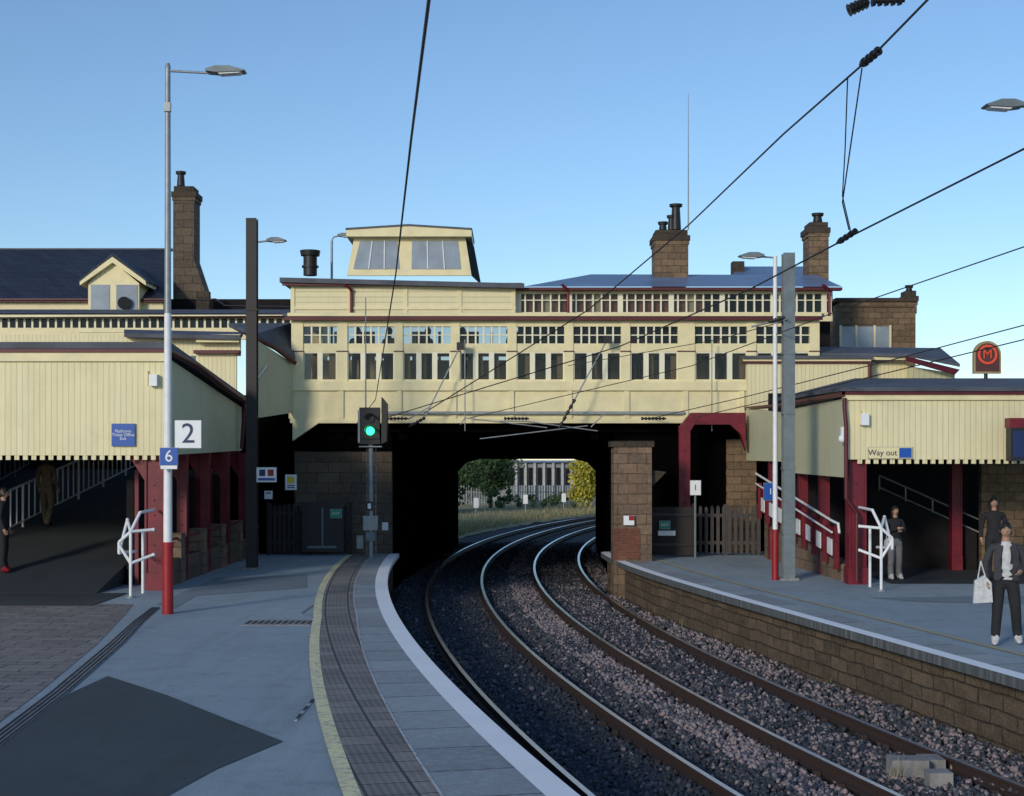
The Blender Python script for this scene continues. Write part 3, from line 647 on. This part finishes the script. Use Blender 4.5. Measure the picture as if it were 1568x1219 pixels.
g.text('M',c+Vector((0,-.01,0)),.34,orange); g.cyl('post',black,(c.x,ym+.1,0),(c.x,ym+.1,W(0,565,ym).z),.05); g.done()
# ---------------------------------------------------------------- lamp columns
def lamp_head(g,a,dx):
    a=Vector(a); s=1 if dx>0 else -1; L=abs(dx)
    pts=[(0,.02),(L*.25,.07),(L*.6,.07),(L,.0),(L*.95,-.02),(L*.3,-.04),(0,-.02)]
    g.prism('lantern',greyp,[a+Vector((s*x,-.13,z)) for x,z in pts],(0,.26,0))
    g.prism('lens',signw,[a+Vector((s*x,-.1,z)) for x,z in ((L*.3,-.041),(L*.9,-.021),(L*.85,-.045),(L*.35,-.065))],(0,.2,0))
g=Grp('street_lamp'); b0=G(257,940); x,y=b0.x,b0.y
zt=W(0,104,y).z
g.cyl('base',redp,(x,y,0),(x,y,W(0,835,y).z),.095,.09,16); g.cyl('base',redp,(x,y,W(0,838,y).z),(x,y,W(0,830,y).z),.10,.10,16)
g.cyl('lower_column',white,(x,y,W(0,832,y).z),(x,y,W(0,480,y).z),.075,.06,14); g.cyl('upper_column',galv,(x,y,W(0,480,y).z),(x,y,zt),.058,.045,12)
g.cyl('column_cap',galv,(x,y,zt),(x,y,zt+.08),.05,.03,10)
g.cyl('arm',galv,(x,y,zt-.05),(x+.72,y,zt-.09),.022,.02,8); lamp_head(g,(x+.66,y,zt-.06),.66); g.box('control_gear',galv,x-.05,x+.06,y-.08,y,zt-.75,zt-.6); g.done()
g=Grp('street_lamp'); b0=G(1187,888); x,y=b0.x,b0.y; zt=W(0,392,y).z
g.cyl('base',redp,(x,y,0),(x,y,1.1),.075,.07,14); g.cyl('column',white,(x,y,1.1),(x,y,zt),.055,.045,12); g.cyl('arm',galv,(x,y,zt-.04),(x-.35,y,zt-.01),.02); lamp_head(g,(x-.25,y,zt),-.55); g.done()
for (u,vt,y,L) in ((387,370,37,.42),(508,362,47,.25)):
    g=Grp('street_lamp'); a=W(u,vt,y); g.cyl('column',galv,(a.x,y,0),(a.x,y,a.z-.15),.04); g.tube('arm',galv,[(a.x,y,a.z-.15),(a.x+.06,y,a.z-.02),(a.x+L,y,a.z+.02)],.025); lamp_head(g,(a.x+L-.05,y,a.z+.03),.5)
    g.done()
g=Grp('street_lamp'); y=20; a=W(1506,160,y); xx=W(1620,0,y).x
g.cyl('column',white,(xx,y,0),(xx,y,a.z-.05),.06); g.cyl('arm',galv,(xx,y,a.z-.08),(a.x+.5,y,a.z-.02),.022); lamp_head(g,(xx-.5,y,a.z-.02),-(xx-.5-a.x)); g.done()
def mast(u,vt,base_v,w,mat,name='catenary_mast'):
    b0=G(u,base_v); g=Grp(name); x,y=b0.x,b0.y; zt=W(0,vt,y).z
    g.box('flanges',mat,x-w/2,x+w/2,y-w/2,y-w/2+.025,0,zt); g.box('flanges',mat,x-w/2,x+w/2,y+w/2-.025,y+w/2,0,zt); g.box('web',mat,x-.012,x+.012,y-w/2+.025,y+w/2-.025,0,zt)
    g.box('foot',conc,x-w*.8,x+w*.8,y-w*.8,y+w*.8,0,.05)
    for z in (1.0,2.4,3.6,zt-2.2): g.box('band',mat,x-w/2-.015,x+w/2+.015,y-w/2-.015,y+w/2+.015,z,z+.05)
    g.done(); return x,y,zt
mast(386,335,872,.25,dbrown); mx_,my_,mz_=mast(1207,388,888,.25,greyp)
g=Grp('railway_signal'); y=38; c=W(567,650,y)
g.cyl('post',galv,(c.x,y+.15,0),(c.x,y+.15,3.2),.07); g.wb('base_cabinet',galv,556,578,790,812,y+.05,.2); g.wb('base_cabinet',greyp,560,574,815,828,y+.02,.2); g.wb('plate',black,560,571,768,782,y+.04,.03); g.wb('plate',signw,563,568,771,779,y+.03,.008)
g.wb('backplate',black,550,582,624,680,y,.08); g.wb('backplate',galv,548,551,628,678,y-.02,.12)
g.wb('head',black,553,581,630,672,y-.05,.05); g.prism('side_screen',black,[W(584,680,y-.1),W(592,676,y-.1),W(592,618,y-.1),W(584,608,y-.1)],(0,.5,0))
for vv,m in ((660,sigg),(641,black)):
    q=W(567,vv,y-.07); g.cyl('lens',m,q,q-Vector((0,.02,0)),.11,.11,16)
    for i in range(10):
        a0=math.pi*i/10;a1=math.pi*(i+1)/10; P=lambda a:q+Vector((.14*math.cos(a),0,.14*math.sin(a)))
        g.quad('hood',black,[P(a0),P(a1),P(a1)-Vector((0,.22,0)),P(a0)-Vector((0,.22,0))])
g.box('platform_step',galv,c.x-.3,c.x+.3,y,y+.3,2.95,2.98)
for dx in (-.12,.12): g.tube('ladder',galv,[(c.x+dx,y+.3,0),(c.x+dx,y+.3,2.95)],.012)
for i in range(10): g.tube('ladder',galv,[(c.x-.12,y+.3,.25+i*.28),(c.x+.12,y+.3,.25+i*.28)],.01)
g.cyl('aerial_pole',galv,W(560,628,y+.3),W(560,455,y+.3),.02,.015,6)
g.done()
g=Grp('location_cabinet'); g.wb('box',galv,546,556,820,840,39,.2); g.wb('box',signw,585,594,800,812,39.3,.1); g.done()
# ---------------------------------------------------------------- overhead line
def wire(g,pts,r,mat=None):
    g.tube('wire',mat or black,[Vector(p) for p in pts],r*1.2,6)
def insul(g,a,b,r=.05,n=6):
    a=Vector(a);b=Vector(b)
    for i in range(n): g.cyl('insulator',black,a.lerp(b,i/n),a.lerp(b,(i+.55)/n),r,r*.8,10)
    g.cyl('insulator',black,a,b,r*.45)
g=Grp('overhead_line')
a=W(657,-2,8); b2=W(630,210,12.5); c=W(606,420,22); d=W(575,612,39.6); wire(g,[W(672,-140,7),a,b2,c,d],.0095)
wire(g,[d,W(545,650,39.6)],.01)
wire(g,[W(1568,-140,14),W(1420,0,15.5),W(1340,82,17.5),W(1200,205,22),W(1054,345,28),W(900,475,34),W(650,632,39.8)],.012)
wire(g,[W(1900,60,13),W(1568,228,17),W(1310,358,20.5),W(1150,442,25),W(950,530,32),W(590,640,39.8)],.011)
wire(g,[W(1568,378,22),W(1300,470,28),W(1060,560,36),W(720,640,39.8)],.009)
wire(g,[W(1568,498,24),W(1390,545,28),W(1140,608,36),W(1000,640,39.8)],.009)
wire(g,[W(1568,520,24),W(1280,590,30),W(1060,640,39)],.009)
wire(g,[W(1207,490,31),W(1100,520,34),W(870,560,39.5)],.008)
insul(g,W(1345,78,17.4),W(1318,100,17.8),.06,4); insul(g,W(1310,354,20.5),W(1282,372,20.9),.05,4)
wire(g,[W(1298,118,18.2),W(1294,230,19),W(1290,300,20),W(1303,356,20.5)],.007); wire(g,[W(1320,104,18),W(1303,220,18.6),W(1290,310,19.6),W(1300,352,20.4)],.008)
insul(g,W(1300,16,15.2),W(1330,2,15.2),.07,5); insul(g,W(1335,2,15.2),W(1385,0,15.2),.06,5)
g.done()
g=Grp('registration_arm')
for (p,q) in (((705,530),(650,640)),((930,520),(880,612))):
    a=W(*p,39.6);b2=W(*q,39.2); g.tube('tube',galv,[a,b2],.02); insul(g,b2,W(q[0]-24,q[1]+14 if q[0]<700 else q[1]+44,39.0),.05,5); g.box('clamp',black,a.x-.1,a.x+.1,39.5,39.7,a.z-.1,a.z+.1)
for (u0,u1,v) in ((625,660,622),(735,900,652),(905,925,634)): g.tube('tube',galv,[W(u0,v+20,39.3),W(u1,v,39.3)],.016)
g.tube('tube',galv,[W(765,645,39.2),W(805,645,39.2),W(915,660,39.2)],.016)
g.tube('tube',galv,[W(705,650,39.2),W(712,640,39.2),W(838,655,39.2)],.014)
for u in (605,790,1000): insul(g,W(u-18,641,39.5),W(u+20,641,39.5),.05,7)
for u in (712,1090): g.cyl('dropper',galv,W(u,660,39.6),W(u,520,39.6),.015)
g.done()
g=Grp('registration_arm'); g.tube('cantilever',galv,[(mx_,my_,mz_-1.4),(mx_-.8,my_,mz_-1.6)],.02); insul(g,(mx_-.1,my_-.1,mz_-1.4),(mx_-.45,my_-.1,mz_-1.5)); g.done()
# ---------------------------------------------------------------- scenery past the tunnel
g=Grp('grass_verge')
vs=[];fs=[];nx,ny=40,30
for j in range(ny):
    for i in range(nx):
        y=63+j*2.2; e=arc(R1+2.6,min(y,118)); x=e-.2-i*.8; h=-1.12+min(1,i/4)*.22+.07*math.sin(x*1.7)*math.sin(y*.9)+random.uniform(-.04,.04); vs.append((x,y,h))
for j in range(ny-1):
    for i in range(nx-1): k=j*nx+i; fs.append((k,k+1,k+nx+1,k+nx))
g.add('verge',grass,vs,fs,True); g.done()
g=Grp('grass_tufts')
for i in range(5000):
    y=random.uniform(66,112); e=arc(R1+2.8,y); x=e-abs(random.gauss(0,3.5)); a=random.random()*3.14; L=random.uniform(.1,.38); n_=Vector((math.cos(a),math.sin(a),0))*.03; q=Vector((x,y,-1.0)); t_=q+Vector((random.uniform(-.1,.1),0,L))
    g.quad('t',grass,[q-n_,q+n_,t_])
g.done()
def foliage(name,cx,cy,w,d,h,mat,n=5000,z=-.9,trunk=True,leaf=.12):
    g=Grp(name)
    if trunk:
        g.cyl('trunk',bark,(cx,cy,z-.3),(cx+.1,cy,z+h*.5),.16,.08,8)
        for i in range(6):
            a=random.random()*6.28; g.cyl('limbs',bark,(cx,cy,z+h*.3),(cx+math.cos(a)*w*.35,cy+math.sin(a)*d*.35,z+h*random.uniform(.55,.85)),.06,.02,6)
    cl=[(cx+random.gauss(0,w*.28),cy+random.gauss(0,d*.28),z+h*random.uniform(.2,.95),random.uniform(.12,.28)*h) for _ in range(16)]
    vs=[];fs=[]
    for i in range(n):
        c=random.choice(cl); v=Vector((random.gauss(0,1),random.gauss(0,1),random.gauss(0,1))).normalized()*c[3]*random.random()**.4
        p=Vector(c[:3])+v; q=Vector((random.gauss(0,1),random.gauss(0,1),random.gauss(0,1))).normalized(); r=q.orthogonal().normalized(); t=q.cross(r); L=leaf*random.uniform(.6,1.4); k=len(vs)
        vs+=[p+r*L,p+t*L*.6,p-r*L,p-t*L*.6]; fs.append((k,k+1,k+2,k+3))
    g.add('foliage',mat,vs,fs); g.done()
foliage('tree',-4.2,98,3.6,3,5.2,leafg); foliage('tree',-1.6,106,3.2,3,5.6,leafg,6500); foliage('tree',-7,92,4,3,6,leafg); foliage('tree',-3.2,118,4,3,6,leafg,6000)
foliage('autumn_bush',5.5,108,1.8,1.6,3.6,leafy,4500,-.9,False); foliage('autumn_bush',9.5,112,3,2,4.5,leafy,3000,-.9)
foliage('shrub',-.2,104,2.8,1.5,1.4,leafg,1800,-.9,False,.08); foliage('shrub',2.9,104,2.2,1,1.1,leafg,1200,-.9,False,.07)
g=Grp('palisade_fence')
for x in np.arange(-8,9,.2): g.box('pales',galv,x,x+.08,112,112.03,-1.1,.65)
for z in (-.7,.1): g.box('rails',galv,-8,9,112.03,112.08,z,z+.06)
g.done()
g=Grp('industrial_building'); g.box('walls',M('pale_render',(.30,.32,.34),.8),-2,9,140,150,-1.3,2.4); g.box('roof',slateL,-2.5,9.5,139.5,150,2.4,2.6)
for x in np.arange(-1.5,9,.9): g.box('columns',M('column_render',(.5,.5,.48),.8) if x<-1.4 else bpy.data.materials['column_render'],x,x+.22,139.7,140,-1.2,2.4)
for x in np.arange(-1.1,8.5,.9): g.box('windows',dark,x,x+.4,139.9,140.01,.2,1.9)
g.done()
for x,y in ((.9,96),(3.6,100),(-2.2,88)):
    g=Grp('trackside_post'); g.cyl('post',galv,(x,y,-1.1),(x,y,.4),.04); g.box('plate',signw,x-.15,x+.15,y-.06,y-.03,-.3,.3); g.done()
# ---------------------------------------------------------------- people
skinM=M('skin',(.42,.24,.16),.6,var=.1,bs=0); hairM=M('hair_dark',(.012,.009,.008),.5,bs=0); eyeM=M('eye',(.02,.015,.01),.3,bs=0); lipM=M('lips',(.3,.1,.08),.5,bs=0)
def cloth(n,c): return M(n,c,.85,var=.3,scale=14,bs=.3)
def person(name,loc,h,rot,shirt,trousers,shoe=black,inner=None,arms=None,legs=None,hair='short',bag=None,sleeve_skin=False):
    k=h/1.76; root=bpy.data.objects.new(name,None); S.collection.objects.link(root); root.location=loc; root.rotation_euler=(0,0,rot); root.empty_display_size=.2
    arms=arms or {}; legs=legs or {}
    J={'pel':(0,0,.96),'sp':(0,.0,1.12),'ch':(0,.0,1.30),'nb':(0,.01,1.45),'nk':(0,-.005,1.52),'hd':(0,-.01,1.60)}
    rad={'pel':(.155,.11),'sp':(.135,.10),'ch':(.165,.115),'nb':(.075,.07),'nk':(.052,.055),'hd':(.06,.07)}
    E=[('pel','sp','shirt'),('sp','ch','shirt'),('ch','nb','shirt'),('nb','nk','skin'),('nk','hd','skin')]
    for sd,s in (('l',-1),('r',1)):
        el=arms.get('el'+sd,(s*.25,.03,1.14)); wr=arms.get('wr'+sd,(s*.26,-.06,.90)); hn=Vector(wr)+(Vector(wr)-Vector(el)).normalized()*.08
        J.update({'sh'+sd:(s*.185,.01,1.40),'el'+sd:el,'wr'+sd:wr,'hn'+sd:tuple(hn)})
        rad.update({'sh'+sd:(.068,.068),'el'+sd:(.052,.052),'wr'+sd:(.036,.038),'hn'+sd:(.036,.022)})
        E+=[('ch','sh'+sd,'shirt'),('sh'+sd,'el'+sd,'shirt'),('el'+sd,'wr'+sd,'skin' if sleeve_skin else 'shirt'),('wr'+sd,'hn'+sd,'skin')]
        kn=legs.get('kn'+sd,(s*.105,-.02,.50)); an=legs.get('an'+sd,(s*.11,.02,.09)); toe=(an[0]+s*.02,an[1]-.17,an[2]-.05); hl=(an[0],an[1]+.04,an[2]-.045)
        J.update({'hp'+sd:(s*.095,0,.88),'kn'+sd:kn,'an'+sd:an,'to'+sd:toe,'he'+sd:hl})
        rad.update({'hp'+sd:(.10,.105),'kn'+sd:(.078,.080),'an'+sd:(.066,.068),'to'+sd:(.040,.03),'he'+sd:(.042,.04)})
        E+=[('pel','hp'+sd,'trs'),('hp'+sd,'kn'+sd,'trs'),('kn'+sd,'an'+sd,'trs'),('an'+sd,'to'+sd,'shoe'),('an'+sd,'he'+sd,'shoe')]
    names=list(J); V=[Vector(J[n]) for n in names]; R=[rad[n] for n in names]; ed=[(names.index(a),names.index(b)) for a,b,_ in E]; zones=[(a,b,z) for (a,b),(_,_,z) in zip(ed,E)]
    roots=[0]
    for sd,s in (('l',-1),('r',1)):
        w=Vector(J['wr'+sd]); hn=Vector(J['hn'+sd]); d=(hn-w).normalized(); ac=Vector((0,-1,0)); ac=(ac-d*ac.dot(d)).normalized(); inn=d.cross(ac)*(1 if (d.cross(ac)).x*s<0 else -1)
        for i,L in enumerate((.062,.072,.068,.052)):
            o=hn+ac*(.027-.018*i)-d*.01; i0=len(V); V+= [o,o+d*L*.5+inn*.006,o+d*L*.9+inn*.026]; R+=[(.0095,)*2,(.0085,)*2,(.007,)*2]; ed+=[(i0,i0+1),(i0+1,i0+2)]; zones+=[(i0,i0+1,'skin'),(i0+1,i0+2,'skin')]; roots.append(i0)
        o=w+d*.03+ac*.02; i0=len(V); V+=[o,o+d*.03+ac*.025+inn*.01,o+d*.06+ac*.028+inn*.022]; R+=[(.012,)*2,(.010,)*2,(.008,)*2]; ed+=[(i0,i0+1),(i0+1,i0+2)]; zones+=[(i0,i0+1,'skin'),(i0+1,i0+2,'skin')]; roots.append(i0)
    me=bpy.data.meshes.new('tmp'); me.from_pydata(V,ed,[]); o=bpy.data.objects.new('tmp',me); S.collection.objects.link(o)
    md=o.modifiers.new('s','SKIN'); md.use_smooth_shade=True
    sv=me.skin_vertices[0].data
    for i,r in enumerate(R): sv[i].radius=r; sv[i].use_root=(i in roots)
    ss=o.modifiers.new('ss','SUBSURF'); ss.levels=2; ss.render_levels=2
    dg=bpy.context.evaluated_depsgraph_get(); dg.update(); nm=bpy.data.meshes.new_from_object(o.evaluated_get(dg)); bpy.data.objects.remove(o)
    nm.materials.clear(); mats=[shirt,skinM,trousers,shoe,inner or shirt]; zi={'shirt':0,'skin':1,'trs':2,'shoe':3}
    for m in mats: nm.materials.append(m)
    for p in nm.polygons:
        c=p.center; best=9;bz=0
        for a,b,z in zones:
            A,B=V[a],V[b]; t=max(0,min(1,(c-A).dot(B-A)/max((B-A).length_squared,1e-9))); q=(c-A.lerp(B,t)).length-(R[a][0]*(1-t)+R[b][0]*t)
            if q<best: best=q;bz=zi[z]
        if bz==0 and c.z<.93 and abs(c.x)<.17: bz=2
        if bz==2 and c.z>1.0: bz=0
        if bz==0 and inner and abs(c.x)<.065 and p.normal.y<-.2: bz=4
        p.material_index=bz; p.use_smooth=True
    for v in nm.vertices: v.co*=k
    bo=bpy.data.objects.new('body',nm); S.collection.objects.link(bo); bo.parent=root
    g=Grp('head_tmp'); N=20; vs=[];fs=[]; c0=Vector((0,-.015,1.635)); K=14
    for j in range(K+1):
        ph=math.pi*j/K
        for i in range(N):
            t=2*math.pi*i/N; x=math.sin(ph)*math.cos(t); y=math.sin(ph)*math.sin(t); z=math.cos(ph)
            sx=.076*(1-.22*max(0,-z)); sy=.096*(1-.12*max(0,-z)); q=Vector((x*sx,y*sy,z*.118))
            if y<-.5: q.y+= .012*(abs(z-.08)<.12)*(abs(x)>.25)*(abs(x)<.6)-.006*(abs(x)<.2)*(z<0)*(z>-.35)
            vs.append(c0+q)
    for j in range(K):
        for i in range(N): fs.append((j*N+i,(j+1)*N+i,(j+1)*N+(i+1)%N,j*N+(i+1)%N))
    g.add('face',skinM,vs,fs,True)
    g.add('face',skinM,[c0+Vector(p) for p in ((0,-.093,.025),(-.016,-.088,-.03),(.016,-.088,-.03),(0,-.122,-.027),(0,-.09,-.04))],[(0,1,3),(0,3,2),(1,4,3),(3,4,2)])
    for s in (-1,1):
        g.ball('eyes',signw,c0+Vector((s*.03,-.080,.015)),(.013,.009,.008),8); g.ball('eyes',eyeM,c0+Vector((s*.03,-.087,.015)),(.007,.004,.007),6)
        g.ball('ears',skinM,c0+Vector((s*.076,.005,-.005)),(.012,.02,.032),8); g.box('brows',hairM,c0.x+s*.03-.017,c0.x+s*.03+.017,c0.y-.092,c0.y-.08,c0.z+.032,c0.z+.039)
    g.box('mouth',lipM,-.022,.022,c0.y-.088,c0.y-.07,c0.z-.062,c0.z-.05)
    hv=[];hf=[]
    for j in range(9):
        ph=math.pi*.62*j/8
        for i in range(N):
            t=2*math.pi*i/N; y=math.sin(ph)*math.sin(t); fr=max(0,-math.sin(t)); ph2=ph*(1-.38*fr) if fr>0 else ph*1.12
            hv.append(c0+Vector((.087*math.sin(ph2)*math.cos(t),.106*math.sin(ph2)*math.sin(t)+.006,.13*math.cos(ph2)+.004+.004*math.sin(t*7))))
    for j in range(8):
        for i in range(N): hf.append((j*N+i,(j+1)*N+i,(j+1)*N+(i+1)%N,j*N+(i+1)%N))
    g.add('hair',hairM,hv,hf,True)
    if hair in('long','bun'):
        for (x,y,z,rx,ry,rz) in ((0,.06,-.06,.085,.06,.14),(-.07,.02,-.06,.028,.045,.13),(.07,.02,-.06,.028,.045,.13)): g.ball('hair',hairM,c0+Vector((x,y,z)),(rx,ry,rz),12)
        if hair=='bun': g.ball('hair',hairM,c0+Vector((0,.03,.13)),(.045,.045,.04),10)
    if inner:
        for s in (-1,1):
            g.prism('jacket_front',shirt,[(s*.05,-.125,1.42),(s*.085,-.135,1.25),(s*.07,-.135,.98),(s*.11,-.13,.92),(s*.17,-.10,.94),(s*.17,-.10,1.3),(s*.12,-.10,1.45)],(0,.02,0))
    if bag:
        b=Vector(bag[0]); m=bag[1]; w,hh=bag[2],bag[3]
        g.prism('bag',m,[b+Vector(p) for p in ((-w*.45,-.05,-hh),(w*.5,-.05,-hh*.95),(w*.42,-.05,-.1),(w*.1,-.05,0),(-w*.38,-.05,-.08))],(0,.11,0))
        g.tube('bag_straps',m,[b+Vector((-.06,0,-.05)),b+Vector((-.02,0,.2)),b+Vector((.05,0,-.05))],.01)
    for pn,p in g.parts.items():
        me=bpy.data.meshes.new(pn); me.from_pydata([tuple(Vector(v)*k) for v in p['v']],[],p['f']); [me.materials.append(m) for m in p['mats']]
        me.polygons.foreach_set('material_index',p['m']); me.polygons.foreach_set('use_smooth',p['smooth']); me.update()
        q=bpy.data.objects.new(pn,me); S.collection.objects.link(q); q.parent=root
    return root
cbk=cloth('black_cloth',(.018,.018,.022)); cgy=cloth('grey_cloth',(.20,.20,.21)); cwh=cloth('white_cloth',(.65,.66,.68)); cbr=cloth('brown_cloth',(.16,.11,.07)); cch=cloth('charcoal_cloth',(.05,.05,.06)); crd=cloth('red_cloth',(.6,.04,.02)); cor=cloth('orange_cloth',(.7,.2,.04)); shw=cloth('white_shoe',(.6,.6,.6))
p=G(1540,988); person('man_walking',(p.x,p.y,0),1.74,math.radians(-12),cch,cbk,shw,cwh,
    arms={'ell':(-.28,.03,1.14),'wrl':(-.27,-.10,.92),'elr':(.27,.03,1.14),'wrr':(.17,-.19,1.06)},legs={'knl':(-.12,-.05,.5),'anl':(-.15,-.04,.09),'knr':(.13,-.05,.5),'anr':(.17,.10,.10)},bag=((-.33,-.1,1.0),cwh,.28,.40))
p=G(1370,888); person('woman_standing',(p.x,p.y,0),1.62,math.radians(15),cbk,cgy,shw,None,
    arms={'ell':(-.24,-.02,1.14),'wrl':(-.02,-.17,1.22),'elr':(.24,-.02,1.14),'wrr':(.05,-.18,1.16)},hair='long',bag=((-.22,-.1,1.02),cwh,.2,.22))
p=G(1522,890); person('woman_standing',(p.x,p.y,0),1.82,math.radians(-10),cbk,cbk,black,None,hair='bun')
person('pedestrian',(W(72,0,33.5).x,33.5,1.05),1.75,math.radians(160),cbr,cbr,black,hair='long',legs={'anl':(-.11,.15,.1),'anr':(.11,-.12,.09)})
person('pedestrian',(W(5,0,29.5).x,29.5,.3),1.75,math.radians(100),cbk,cbk,redp)
for (u,c,r) in ((548,cbk,.3),(596,cgy,2.5),(655,cbk,1),(708,cbr,2),(898,cbk,.5),(926,cgy,2.8),(973,crd,.2),(1104,cor,1.2),(780,cbk,1.6)):
    person('commuter',(W(u,0,41.0).x,41.0,zf),1.70,r,c,cch,black)
# ---------------------------------------------------------------- light, sky, camera
EL=17; AZ=210
sd=Vector((math.sin(math.radians(AZ))*math.cos(math.radians(EL)),math.cos(math.radians(AZ))*math.cos(math.radians(EL)),math.sin(math.radians(EL))))
l=bpy.data.lights.new('sun','SUN'); l.energy=2.0; l.angle=math.radians(9); l.color=(1,.89,.72); o=bpy.data.objects.new('sun',l); S.collection.objects.link(o); o.rotation_euler=sd.to_track_quat('Z','Y').to_euler(); o.location=(-20,-30,30)
w=bpy.data.worlds.new('World'); S.world=w; w.use_nodes=True; nt=w.node_tree; sk=nt.nodes.new('ShaderNodeTexSky'); sk.sky_type='NISHITA'; sk.sun_disc=False
sk.sun_elevation=math.radians(EL); sk.sun_rotation=math.radians(AZ); sk.air_density=1.0; sk.dust_density=.15; sk.ozone_density=3.6; sk.altitude=200
nt.links.new(sk.outputs[0],nt.nodes['Background'].inputs[0]); nt.nodes['Background'].inputs[1].default_value=.15
cam=bpy.data.cameras.new('camera'); co=bpy.data.objects.new('camera',cam); S.collection.objects.link(co); co.location=(0,0,CH); co.rotation_euler=(math.radians(90),0,0)
cam.sensor_width=36; cam.lens=F/1568*36; cam.shift_y=(HZ-609.5)/1568; cam.clip_end=5000; cam.clip_start=.1; S.camera=co
S.view_settings.view_transform='Standard'; S.view_settings.look='None'; S.view_settings.exposure=0
